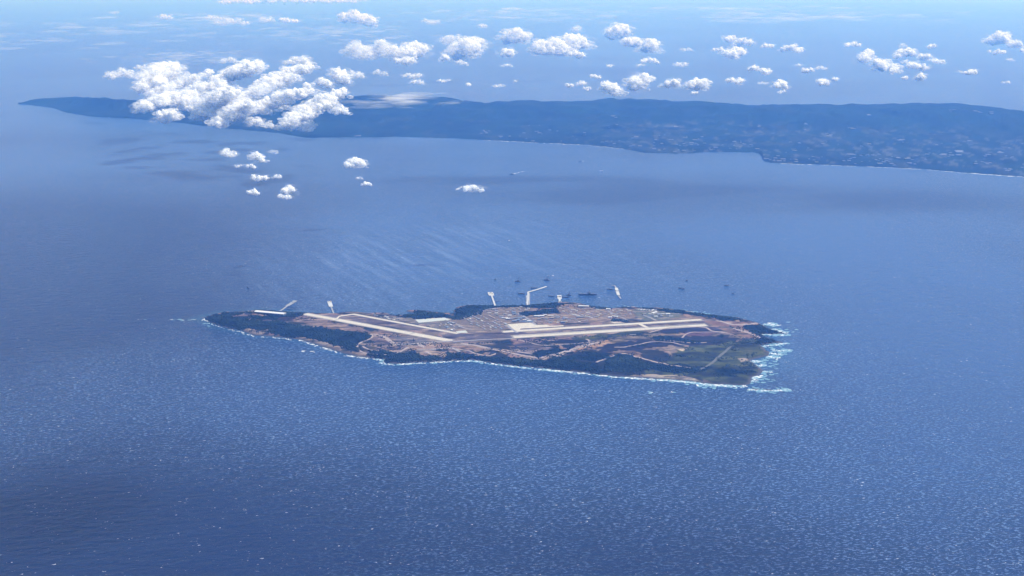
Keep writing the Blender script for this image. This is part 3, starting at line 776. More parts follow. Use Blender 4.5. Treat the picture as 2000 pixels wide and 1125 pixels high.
# loose bushes over the rough ground
def scatter_scrub():
    r_ = np.random.default_rng(404); n = 60000
    p = np.stack([r_.uniform(GX0, GX1, n), r_.uniform(GY0, GY1, n)], 1); x, y = p.T
    g = fbm(x / 11, y / 11, 4, 91); h = ground_h(x, y)
    fx = np.clip(((x - GX0) / GS).astype(int), 0, len(gx) - 1); fy = np.clip(((y - GY0) / GS).astype(int), 0, len(gy) - 1)
    ok = (g_sd[fy, fx] > 2) & (g_air[fy, fx] < -3) & (g > 0.53 + 0.06 * sstep(60, 110, x))
    p = p[ok]; x, y = p.T; h = h[ok]; vs, f = CROWN; size = r_.uniform(0.22, 0.6, len(p)); base = np.stack(vs)[r_.integers(0, len(vs), len(p))]
    V_ = base * size[:, None, None] * np.array((1.2, 1.2, 0.7)) + np.stack([x, y, h], 1)[:, None, :]; k = V_.shape[1]
    F = (f[None] + (np.arange(len(p)) * k)[:, None, None]).reshape(-1, 3)
    me = mesh_np('scrub', V_.reshape(-1, 3), F, [M_LEAF], smooth=True); point_attr(me, 'tone', np.repeat(np.clip(0.3 + r_.normal(0, 0.3, len(p)), 0, 1), k))
    tag(obj('scrub', me), kind='stuff')
scatter_scrub()

# ---------------------------------------------------------------- runways, aprons, roads
M_CONC = simple_mat('new_concrete', (0.42, 0.38, 0.30), 0.8, 0.25, 0.35)
M_SHOULDER = simple_mat('runway_shoulder', (0.20, 0.18, 0.16), 0.9, 0.3, 0.5)
M_PAD = simple_mat('gravel_pad', (0.36, 0.38, 0.34), 0.9, 0.10, 0.8)
M_TAR = simple_mat('dark_asphalt', (0.05, 0.047, 0.057), 0.9, 0.2, 0.7)
M_ROAD = simple_mat('earth_road_surface', (0.26, 0.21, 0.19), 0.95, 0.2, 0.6)
M_GRAVEL = simple_mat('grey_road_surface', (0.20, 0.185, 0.19), 0.95, 0.2, 0.6)
def slab(name, pts, mat, z0=HZ, th=0.06, kind='structure'):
    n = len(pts)
    v = [(x, y, z0 - 0.4) for x, y in pts] + [(x, y, z0 + th) for x, y in pts]
    f = [list(range(n, 2 * n))] + [[i, (i + 1) % n, n + (i + 1) % n, n + i] for i in range(n)]
    a = sum(pts[i][0] * pts[(i + 1) % n][1] - pts[(i + 1) % n][0] * pts[i][1] for i in range(n))
    if a < 0: f = [q[::-1] for q in f]
    return tag(obj(name, mesh_np(name, v, f, [mat])), kind=kind)
def strip(a, b, w0, w1=None):
    a, b = GP([a, b]); w1 = w1 or w0; d = (b - a) / np.linalg.norm(b - a); n = np.array([-d[1], d[0]])
    return [a + n * w0 / 2, a - n * w0 / 2, b - n * w1 / 2, b + n * w1 / 2]
slab('runway_shoulder', strip((594,612.6),(882,666.1), 9.0), M_SHOULDER, th=0.02)
slab('runway_shoulder', strip((688,613.2),(896,651.7), 5.0), M_SHOULDER, th=0.018)
slab('runway_shoulder', strip((1000,658.2),(1381,634.4), 10.5), M_SHOULDER, th=0.02)
slab('runway_shoulder', strip((980,648.2),(1372,624.2), 7.0), M_SHOULDER, th=0.018)
slab('runway', strip((596,613),(657,624.2), 5.2), M_CONC)
slab('runway', strip((659,624.6),(803,651.6), 5.6), M_CONC)
slab('runway', strip((805,651.9),(880,665.6), 6.4), M_CONC)
slab('taxiway', strip((690,613.6),(894,651.3), 2.8), M_CONC)
slab('taxiway', GP([(690,612.7),(694,614),(664,618.2),(659,623.2),(655,622.8),(662,616.8)]), M_CONC, th=0.05)
slab('runway', strip((1003,658),(1258,642.2), 7.0), M_CONC)
slab('runway', strip((1258.5,642.1),(1378,634.6), 6.2), M_CONC)
slab('taxiway', strip((983,648),(1369,624.4), 4.6), M_CONC)
slab('taxiway', GP([(1244,632.4),(1251,631.6),(1270,640.4),(1263,641.2)]), M_CONC, th=0.05)
slab('apron', GP([(990,633.5),(1036,630.2),(1048,635),(1068,634.2),(1074,637),(1100,635.4),(1101,637.2),(1017,641.8),(1015,645),(1005,645.6),(998,640)]), M_CONC, th=0.055)
slab('pad', GP([(811,624.4),(868,620.4),(881,624.6),(818,630.4)]), M_PAD, th=0.05)
slab('pad', GP([(890,647.5),(909,645.4),(914,650),(894,650.2)]), M_PAD, th=0.05)
slab('apron', GP([(1191,628),(1205,629.6),(1222,630.6),(1200,631.4)]), M_CONC, th=0.05)
slab('drain', strip((1000,657.0),(1375,633.1), 0.7), M_TAR, th=0.07)
slab('drain', strip((883,669),(1000,660.5), 1.6), M_TAR, th=0.05)
slab('drain', strip((1022,642.6),(1100,637.8), 1.0), M_TAR, th=0.05)

def ribbon(name, px, wid, mat, lift=0.10, closed=False):
    p = GP(px)
    q = [p[0]]
    for i in range(len(p) - 1):                       # Catmull-Rom through the points
        p0 = p[max(i - 1, 0)]; p1 = p[i]; p2 = p[i + 1]; p3 = p[min(i + 2, len(p) - 1)]
        m_ = max(4, int(np.linalg.norm(p2 - p1) / 1.2))
        for k in range(1, m_ + 1):
            s = k / m_
            q.append(0.5 * (2 * p1 + (p2 - p0) * s + (2 * p0 - 5 * p1 + 4 * p2 - p3) * s * s + (3 * p1 - p0 - 3 * p2 + p3) * s ** 3))
    q = np.array(q); d = np.gradient(q, axis=0); d /= np.linalg.norm(d, axis=1)[:, None] + 1e-9
    n = np.stack([-d[:, 1], d[:, 0]], 1)
    cols = []
    wv = wid * (0.8 + 0.4 * vnoise(q[:, 0] / 4, q[:, 1] / 4, 77))
    for s in (-0.5, 0.0, 0.5):
        e = q + n * (wv * s)[:, None]
        cols.append(np.stack([e[:, 0], e[:, 1], ground_h(e[:, 0], e[:, 1]) + lift], 1))
    V_ = np.stack(cols, 1).reshape(-1, 3)
    i = np.arange(len(q) - 1) * 3
    F = np.concatenate([np.stack([i + k, i + k + 1, i + k + 4, i + k + 3], 1) for k in (0, 1)])
    return tag(obj(name, mesh_np(name, V_, F[:, ::-1].copy(), [mat], smooth=True)), kind='structure')
O6, K6 = (680, 600), 9.073
ribbon('dirt_road', Q(O6,K6,[(400,480),(425,530),(330,600),(200,660),(160,710),(200,770),(330,815),(520,835),(740,840),(900,800),(1000,740),(1060,700)]), 1.7, M_ROAD)
ribbon('dirt_road', Q(O6,K6,[(490,490),(600,520),(700,570),(790,630),(850,660)]), 3.2, M_ROAD)
ribbon('dirt_road', Q(O6,K6,[(260,705),(330,740),(500,765),(800,775),(980,765)]), 1.6, M_ROAD)
ribbon('service_road', Q(O6,K6,[(850,655),(1200,640),(1500,620),(1850,600)]), 2.6, M_GRAVEL)
ribbon('service_road', Q(O2,5,[(820,688),(1100,668),(1350,660),(1420,650)]), 2.4, M_GRAVEL)
ribbon('service_road', Q(O6,K6,[(1220,770),(1500,745),(1800,725),(1990,780)]), 2.6, M_GRAVEL)
ribbon('dirt_road', Q(O6,K6,[(1240,630),(1300,690),(1360,720)]), 2.8, M_ROAD)
ribbon('dirt_road', Q(O6,K6,[(1380,800),(1480,845)]), 2.4, M_ROAD)
ribbon('dirt_road', Q(O2,5,[(780,750),(950,770),(1080,810),(1180,830),(1250,815)]), 1.6, M_ROAD)
ribbon('dirt_road', Q(O2,5,[(900,700),(1100,745),(1300,790),(1550,830),(1680,855)]), 2.6, M_ROAD)
ribbon('dirt_road', [(1048,701),(1080,694),(1110,685),(1140,676),(1170,668)], 3.4, M_ROAD)
ribbon('dirt_road', [(1060,702),(1095,693.5),(1125,682),(1150,674.5)], 1.6, M_ROAD)
ribbon('dirt_road', [(1144,662),(1150,664.5),(1153,669)], 1.8, M_ROAD)
ribbon('dirt_road', [(1165,710),(1190,700),(1216,691),(1240,698),(1275,706),(1310,714),(1340,719),(1362,723)], 2.0, M_ROAD)
ribbon('dirt_road', [(1362,723),(1380,717),(1393,707),(1404,696),(1418,684),(1430,675)], 2.2, simple_mat('grassy_track', (0.085, 0.085, 0.07), 0.95, 0.2, 0.8))
ribbon('dirt_road', [(1268,650),(1310,640),(1372,639),(1392,646),(1420,650)], 1.8, M_ROAD)
ribbon('dirt_road', [(1332,661),(1345,652),(1370,648),(1400,648.5),(1430,652)], 1.4, M_ROAD)
ribbon('dirt_road', [(1290,664),(1320,668),(1350,669),(1380,668)], 1.4, M_ROAD)
ribbon('dirt_road', [(1400,626),(1430,634),(1460,634),(1482,630)], 3.0, M_ROAD)
ribbon('dirt_road', [(1425,640),(1450,646),(1470,653),(1484,660)], 2.4, M_ROAD)
ribbon('dirt_road', [(1200,678),(1240,676),(1290,668),(1345,676)], 1.4, M_ROAD)
ribbon('dirt_road', [(900,622),(930,611),(962,603),(985,601)], 1.6, M_ROAD)
ribbon('dirt_road', [(1255,615),(1268,620),(1282,626)], 2.2, M_GRAVEL)
ribbon('dirt_road', [(1012,612),(1030,622),(1046,634)], 2.2, M_GRAVEL)
ribbon('dirt_road', [(985,630),(996,640),(1010,650)], 2.2, M_GRAVEL)
ribbon('dirt_road', Q(O1,5,[(1000,485),(1060,480),(1130,465)]), 1.5, M_ROAD)
ribbon('dirt_road', [(888,672),(930,676),(980,684),(1040,692)], 1.6, M_ROAD)
ribbon('dirt_road', [(1010,664),(1060,676),(1100,674),(1160,668)], 1.4, M_ROAD)
ribbon('dirt_road', [(870,625),(890,632),(905,640),(922,644)], 1.5, M_GRAVEL)
ribbon('dirt_road', [(1185,606),(1205,616),(1225,625)], 1.5, M_GRAVEL)
# ---------------------------------------------------------------- buildings on the island
def box(sx, sy, z0, z1, x0=0.0, y0=0.0):
    a, b = sx / 2, sy / 2
    v = [(x0 + x, y0 + y, z) for z in (z0, z1) for x, y in ((-a, -b), (a, -b), (a, b), (-a, b))]
    return v, [[3, 2, 1, 0], [4, 5, 6, 7], [0, 1, 5, 4], [1, 2, 6, 5], [2, 3, 7, 6], [3, 0, 4, 7]]
class MB:
    def __init__(s): s.v = []; s.f = []
    def add(s, vf):
        n = len(s.v); s.v += list(vf[0]); s.f += [[i + n for i in q] for q in vf[1]]; return s
    def box(s, sx, sy, z0, z1, x0=0.0, y0=0.0): return s.add(box(sx, sy, z0, z1, x0, y0))
    def bar(s, a, b, w):
        a = Vector(a); b = Vector(b); d = (b - a).normalized()
        u = d.cross(Vector((0, 0, 1)));  u = Vector((1, 0, 0)) if u.length < 1e-4 else u.normalized()
        t_ = d.cross(u) * w / 2; u = u * w / 2
        v = [tuple(p + q) for p in (a, b) for q in (-u - t_, u - t_, u + t_, -u + t_)]
        return s.add((v, [[3, 2, 1, 0], [4, 5, 6, 7], [0, 1, 5, 4], [1, 2, 6, 5], [2, 3, 7, 6], [3, 0, 4, 7]]))
    def prism(s, prof, y0, y1):
        """profile in x-z swept along y"""
        n = len(prof); v = [(x, y0, z) for x, z in prof] + [(x, y1, z) for x, z in prof]
        return s.add((v, [list(range(n)), list(range(2 * n - 1, n - 1, -1))] + [[(i + 1) % n, i, n + i, n + (i + 1) % n] for i in range(n)]))
    def plan(s, pts, z0, z1):
        n = len(pts); v = [(x, y, z0) for x, y in pts] + [(x, y, z1) for x, y in pts]
        return s.add((v, [list(range(n - 1, -1, -1)), list(range(n, 2 * n))] + [[i, (i + 1) % n, n + (i + 1) % n, n + i] for i in range(n)]))
    def mesh(s, name, mat): return mesh_np(name, s.v, s.f, [mat])
def mat(name, c, r=0.7, v=0.12, sc=1.5): return simple_mat(name, c, r, v, sc)
M_WALLS = [mat('wall_offwhite', (0.38, 0.38, 0.37)), mat('wall_grey', (0.30, 0.31, 0.33)), mat('wall_dark', (0.11, 0.12, 0.15))]
M_ROOFS = {'white': mat('roof_white', (0.56, 0.55, 0.53), 0.5, 0.05), 'pale grey': mat('roof_pale_grey', (0.22, 0.22, 0.225), 0.5), 'slate blue': mat('roof_slate_blue', (0.15, 0.20, 0.28), 0.5), 'brown': mat('roof_brown', (0.26, 0.20, 0.18), 0.7)}
M_DOOR = mat('door_dark', (0.05, 0.055, 0.065)); M_GLASS = mat('window_glass', (0.03, 0.04, 0.06), 0.2)
_shed = {}
def shed_meshes(kind, wall, roof):
    key = (kind, wall, roof)
    if key in _shed: return _shed[key]
    L_, D_, H_ = {'long': (4.2, 1.1, 0.42), 'short': (2.0, 1.1, 0.45), 'hall': (3.4, 2.2, 0.9), 'two_storey': (3.0, 1.3, 0.75)}[kind]
    wm = MB().box(L_, D_, -0.5, H_).mesh('wall', M_WALLS[wall])
    rise = 0.14 if kind != 'hall' else 0.3
    prof = [(-D_ / 2 - 0.08, H_ + 0.003), (D_ / 2 + 0.08, H_ + 0.003), (D_ / 2 + 0.08, H_ + 0.06), (0, H_ + rise), (-D_ / 2 - 0.08, H_ + 0.06)]
    r_ = MB().prism(prof, -L_ / 2 - 0.06, L_ / 2 + 0.06); r_.v = [(y, -x, z) for x, y, z in r_.v]
    rm = r_.mesh('roof', M_ROOFS[roof])
    dm = MB().box(0.3 if kind != 'hall' else 1.2, 0.05, 0.0, min(0.25, H_ * 0.7) if kind != 'hall' else 0.6, 0, -D_ / 2 - 0.02).mesh('door', M_DOOR)
    _shed[key] = (wm, rm, dm)
    return _shed[key]
def shed(kind, wall, roof, x, y, rz, label, group, name='prefab_building'):
    wm, rm, dm = shed_meshes(kind, wall, roof)
    o = empty(name, (x, y, float(ground_h(x, y))), rz)
    for nm, me in (('wall', wm), ('roof', rm), ('door', dm)): obj(nm, me, o)
    q = br.uniform(0.7, 1.05); o.scale = (q, q, q)
    return tag(o, label, 'building', group)
br = random.Random(21)
TAKEN = []
def free(x, y, d):
    for a, b, e in TAKEN:
        if (a - x) ** 2 + (b - y) ** 2 < ((d + e) * 0.5) ** 2: return False
    TAKEN.append((x, y, d)); return True
def spot(poly, x, y):
    lo, hi = poly.min(0), poly.max(0); a = (x - lo[0]) / (hi[0] - lo[0]); b = (y - lo[1]) / (hi[1] - lo[1])
    f = 'front' if b < 0.36 else 'back' if b > 0.64 else ''; g = 'left' if a < 0.36 else 'right' if a > 0.64 else ''
    return ', ' + ((f + ' ' + g).strip() or 'in the middle')
def cluster(px, n, rz, kinds, roofs, place, jitter=0.14):
    poly = GP(px); lo, hi = poly.min(0), poly.max(0); k = tries = 0
    while k < n and tries < n * 60:
        tries += 1
        x = br.uniform(lo[0], hi[0]); y = br.uniform(lo[1], hi[1])
        # rows
        c, s = math.cos(rz), math.sin(rz); a = x * c + y * s; b = -x * s + y * c
        b = round(b / 3.0) * 3.0; x, y = a * c - b * s, a * s + b * c
        if not inside(poly, np.array([x]), np.array([y]))[0] or not free(x, y, 4.0): continue
        kd = br.choice(kinds); rf = br.choice(roofs); wl = br.randrange(3)
        words = {'long': 'long', 'short': 'short', 'hall': 'gabled', 'two_storey': 'tall'}[kd]
        shed(kd, wl, rf, x, y, rz + br.uniform(-jitter, jitter), '%s %s roofed building %s%s' % (words, rf, place, spot(poly, x, y)), 'buildings ' + place)
        k += 1
ROW = math.atan2(*(GP([(985, 640)])[0] - GP([(950, 622)])[0])[::-1])
cluster([(905,622),(930,614),(960,618),(990,632),(988,642),(950,646),(920,634)], 46, ROW, ['long', 'long', 'short'], ['pale grey', 'pale grey', 'white', 'slate blue', 'brown'], 'in the slanting rows')
cluster([(935,606),(975,602),(1005,604),(1012,616),(990,624),(960,616)], 32, 0.1, ['long', 'short', 'hall'], ['pale grey', 'white', 'slate blue', 'brown'], 'above the slanting rows')
cluster([(990,616),(1015,614),(1030,624),(1035,628),(1000,631)], 16, 0.15, ['long', 'hall', 'two_storey'], ['white', 'pale grey', 'slate blue'], 'just behind the white apron')
cluster([(1042,616),(1090,614),(1110,622),(1150,624),(1140,630),(1060,632),(1042,628)], 36, 0.1, ['long', 'short', 'hall'], ['pale grey', 'white', 'brown', 'slate blue'], 'below the dark site wood')
cluster([(1092,602),(1130,598),(1170,602),(1190,612),(1180,622),(1140,620),(1100,612)], 44, -0.3, ['long', 'short', 'short'], ['pale grey', 'white', 'brown'], 'right of the stubby pier')
cluster([(1186,606),(1230,604),(1240,612),(1215,620),(1190,618)], 18, -0.4, ['short', 'long'], ['pale grey', 'brown', 'white'], 'behind the pond scrub')
cluster([(1250,612),(1300,613),(1325,616),(1300,622),(1262,620)], 10, 0.2, ['long', 'hall'], ['pale grey', 'white', 'slate blue'], 'behind the right taxiway end')
cluster([(850,634),(885,628),(900,640),(885,646),(860,638)], 16, ROW, ['long', 'short', 'hall'], ['pale grey', 'slate blue', 'white', 'brown'], 'below the pale gravel pad')
cluster([(722,613),(752,615),(785,626),(765,626),(735,619)], 14, -0.5, ['short', 'long'], ['pale grey', 'white', 'slate blue'], 'behind the left taxiway')
cluster([(1008,600),(1025,599),(1045,603),(1035,608),(1015,606)], 8, -0.4, ['short', 'long'], ['pale grey', 'white', 'brown'], 'at the foot of the bent breakwater')
# eight slanting sheds by the far shore
a8, b8 = GP([(1247, 604.5)])[0], GP([(1280, 606.5)])[0]
for k in range(7):
    p = a8 + (b8 - a8) * k / 6
    TAKEN.append((p[0], p[1], 3))
    shed('long', 0, 'white' if k % 3 else 'pale grey', p[0], p[1], 1.0, ('leftmost', 'second', 'third', 'middle', 'fifth', 'sixth', 'rightmost')[k] + ' slanting shed of the even row on the far shore, counted from the left', 'row of slanting sheds on the far shore')
def single(u, v, kind, wall, roof, rz, label, sc=1.0, name='prefab_building'):
    p = GP([(u, v)])[0]; TAKEN.append((p[0], p[1], 4 * sc))
    o = shed(kind, wall, roof, p[0], p[1], rz, label, None, name); o.scale = (sc, sc, sc); return o
single(1053, 618.6, 'long', 2, 'white', 0.03, 'bright white roofed long building in front of the dark site wood', 1.9)
single(985, 622, 'long', 2, 'white', 0.1, 'white roofed long building with a dark wall above the slanting rows', 1.3)
single(992, 624, 'hall', 2, 'white', 0.0, 'bright white gabled hall left above the white apron', 1.0)
single(1033, 629, 'long', 1, 'slate blue', 0.05, 'slate roofed long hall along the back edge of the white apron', 1.6)
single(1140, 599.5, 'long', 0, 'white', -0.12, 'long white roofed building near the far shore right of the stubby pier', 2.0)
single(1188, 605, 'hall', 0, 'white', -0.2, 'small bright white hall on the far shore edge', 1.0)
single(1191, 621, 'hall', 0, 'white', 0.2, 'bright white hall at the left end of the pond scrub', 0.9)
single(1203, 619.5, 'hall', 0, 'white', -0.3, 'bright white hall just above the pond scrub', 0.9)
single(1085, 621, 'long', 2, 'pale grey', 0.05, 'long pale grey building with dark front below the dark site wood', 1.6)
single(1133, 620, 'long', 2, 'pale grey', 0.1, 'long pale grey building with dark front left of the pond scrub', 1.4)
single(1236, 655.5, 'long', 2, 'pale grey', 0.2, 'lone pale roofed shed on the earthworks below the right runway', 1.1)
single(1278, 611.5, 'long', 0, 'white', 0.9, 'slanting white building below the row of sheds on the far shore', 1.5)
# the long hangar on the left
def hangar():
    A, B = GP([(497, 613.0), (553, 618.0)]); d = B - A; Lh = float(np.linalg.norm(d)); ang = math.atan2(d[1], d[0]); D_ = 5.0; H_ = 1.25
    c = (A + B) / 2 + np.array([-d[1], d[0]]) / Lh * D_ / 2
    o = tag(empty('hangar', (c[0], c[1], float(ground_h(c[0], c[1]))), ang), 'long white roofed hangar with a dark front at the left end of the island', 'hangar')
    obj('wall', MB().box(Lh, D_, -1.0, H_).mesh('wall', M_WALLS[2]), o)  # dark wall colour on all sides
    n = 10
    dm = MB().box(Lh / n * 0.8, 0.12, -0.1, H_ * 0.8).mesh('door', M_DOOR)
    for k in range(n):
        q = obj('door', dm, o); q.location = (-Lh / 2 + (k + 0.5) * Lh / n, -D_ / 2 - 0.05, 0)
    prof = [(-D_ / 2 - 0.2, H_ + 0.003), (D_ / 2 + 0.2, H_ + 0.003), (D_ / 2 + 0.2, H_ + 0.15), (0, H_ + 0.7), (-D_ / 2 - 0.2, H_ + 0.15)]
    r_ = MB().prism(prof, -Lh / 2 - 0.2, Lh / 2 + 0.2); r_.v = [(y, -x, z) for x, y, z in r_.v]
    obj('roof', r_.mesh('roof', M_ROOFS['white']), o)
hangar()

# ---------------------------------------------------------------- piers and breakwaters
M_QUAY = mat('quay_concrete', (0.22, 0.225, 0.23), 0.8, 0.2); M_QUAYW = mat('quay_fresh', (0.40, 0.40, 0.38), 0.8, 0.06); M_PILE = mat('steel_pile', (0.07, 0.08, 0.10), 0.6); M_BLOCK = mat('armour_block', (0.36, 0.36, 0.37), 0.9, 0.25)
M_STEEL = mat('truss_steel', (0.05, 0.055, 0.06), 0.5); M_PLANT = mat('yellow_machine', (0.50, 0.36, 0.08), 0.5)
def deck(name, px, wid, material, parent, z=0.45, th=0.35, ends=None):
    m_ = MB(); p = PX(px, z)
    for a, b in zip(p[:-1], p[1:]):
        d = (b - a)[:2]; d /= np.linalg.norm(d); n = np.array([-d[1], d[0]]) * wid / 2
        pts = [a[:2] + n, a[:2] - n, b[:2] - n, b[:2] + n]; pts = [pts[0], pts[1], pts[2], pts[3]]
        ar = sum(pts[i][0] * pts[(i + 1) % 4][1] - pts[(i + 1) % 4][0] * pts[i][1] for i in range(4))
        m_.plan(pts if ar > 0 else pts[::-1], z - th, z)
    return obj(name, m_.mesh(name, material), parent)
def piles(px, wid, parent, step=3.0, z=0.1):
    p = PX(px, 0.0)
    me_ = MB().box(0.25, 0.25, -1.0, z).mesh('pile', M_PILE)
    for a, b in zip(p[:-1], p[1:]):
        d = (b - a)[:2]; L_ = np.linalg.norm(d); d = d / L_; n = np.array([-d[1], d[0]]) * wid / 2
        for k in range(int(L_ / step) + 1):
            for s in (-0.8, 0.8):
                q = obj('pile', me_, parent); e = a[:2] + d * k * step + n * s; q.location = (e[0], e[1], 0)
def clutter(u, v, parent, n, spread, name='stacked_load'):
    c = P(u, v, 0.45)
    for k in range(n):
        h = br.uniform(0.2, 0.8)
        o_ = obj(name, MB().box(br.uniform(0.4, 1.4), br.uniform(0.4, 1.0), 0.453, 0.453 + h).mesh(name, br.choice([M_QUAYW, M_BLOCK, M_STEEL, M_PLANT])), parent)
        o_.location = (c[0] + br.uniform(-spread, spread), c[1] + br.uniform(-spread, spread) * 2, 0)
def pier(label, cat='pier', name='pier'): return tag(empty(name, (0, 0, 0)), label, cat)
p1 = pier('leftmost pier, dark stem slanting out to a broad pale head')
deck('walkway', [(546,607.5),(552,604),(561,597)], 1.32, M_QUAY, p1); piles([(546,607.5),(552,604),(561,597)], 2.2, p1)
deck('pier_head', [(560.5,597.3),(577,587)], 3.20, M_QUAY, p1, z=0.48); deck('side_arm', [(558,603.5),(573,603)], 0.84, M_STEEL, p1, z=0.40)
clutter(572, 589.5, p1, 4, 1.5)
p2 = pier('narrow pier second from the left, leaning left with a pale round head')
deck('walkway', [(652,612),(646.5,598.5)], 1.20, M_QUAY, p2); piles([(652,612),(646.5,598.5)], 2.0, p2)
deck('pier_head', [(646.5,598.5),(643,588.2)], 3.30, M_QUAYW, p2, z=0.48); deck('side_arm', [(648.5,603.5),(657,603.8)], 0.78, M_STEEL, p2, z=0.40)
clutter(643.5, 590, p2, 4, 1.2)
p3 = pier('thin bright pier above the slanting rows, ending in a square white head')
deck('walkway', [(967,596.5),(960.3,577)], 1.32, M_QUAYW, p3); piles([(967,596.5),(960.3,577)], 2.2, p3)
deck('pier_head', [(960.3,577),(957.5,570.5)], 4.50, M_QUAYW, p3, z=0.48); deck('side_arm', [(965,588.5),(976,587.3)], 0.72, M_STEEL, p3, z=0.40)
clutter(959, 573, p3, 6, 1.6)
p4 = pier('tall bent breakwater, straight white stem turning right to a long arm', 'breakwater', 'breakwater')
deck('roadway', [(1030.2,598),(1031.5,583),(1031.5,570)], 1.32, M_QUAYW, p4); deck('parapet', [(1034.2,597),(1034.2,572)], 0.78, M_QUAY, p4, z=0.75, th=0.75)
deck('arm', [(1031.5,570),(1046,566),(1067,559.3)], 1.56, M_QUAYW, p4, z=0.5); deck('caisson', [(1041,566.8),(1050,565.4)], 2.04, M_QUAY, p4, z=0.42)
me_b = MB().box(0.9, 0.9, -0.6, 0.5).mesh('armour_block', M_BLOCK)
for k in range(26):
    q = obj('armour_block', me_b, p4); e = P(1028.6 + br.uniform(-0.8, 0.4), 597 - k * 0.75, 0); q.location = (e[0], e[1], 0); q.rotation_euler = (br.uniform(-.4, .4), br.uniform(-.4, .4), br.uniform(0, 3))
p5 = pier('short stubby pier crowded with white blocks right of the dark site wood')
deck('walkway', [(1094,600.5),(1093.6,590),(1092.5,577.5)], 1.80, M_QUAYW, p5); piles([(1094,600),(1092.5,578)], 3.0, p5); deck('pier_head', [(1093.2,583.5),(1092.3,576.5)], 3.60, M_QUAYW, p5, z=0.49)
clutter(1092.5, 580, p5, 8, 1.3); clutter(1094.5, 590, p5, 8, 1.3); clutter(1093.5, 597, p5, 6, 1.5)
p6 = pier('isolated white caisson quay standing off the shore at the right', 'quay', 'quay')
deck('caisson', [(1208,576),(1203.5,562)], 2.60, M_QUAYW, p6, z=0.55, th=1.2); deck('walkway', [(1203.5,562),(1200.5,557.5),(1194.5,557)], 1.08, M_QUAY, p6, z=0.45); deck('low_arm', [(1208,577),(1212.5,583)], 1.32, M_QUAY, p6, z=0.30)
clutter(1205.5, 568, p6, 5, 1.2)

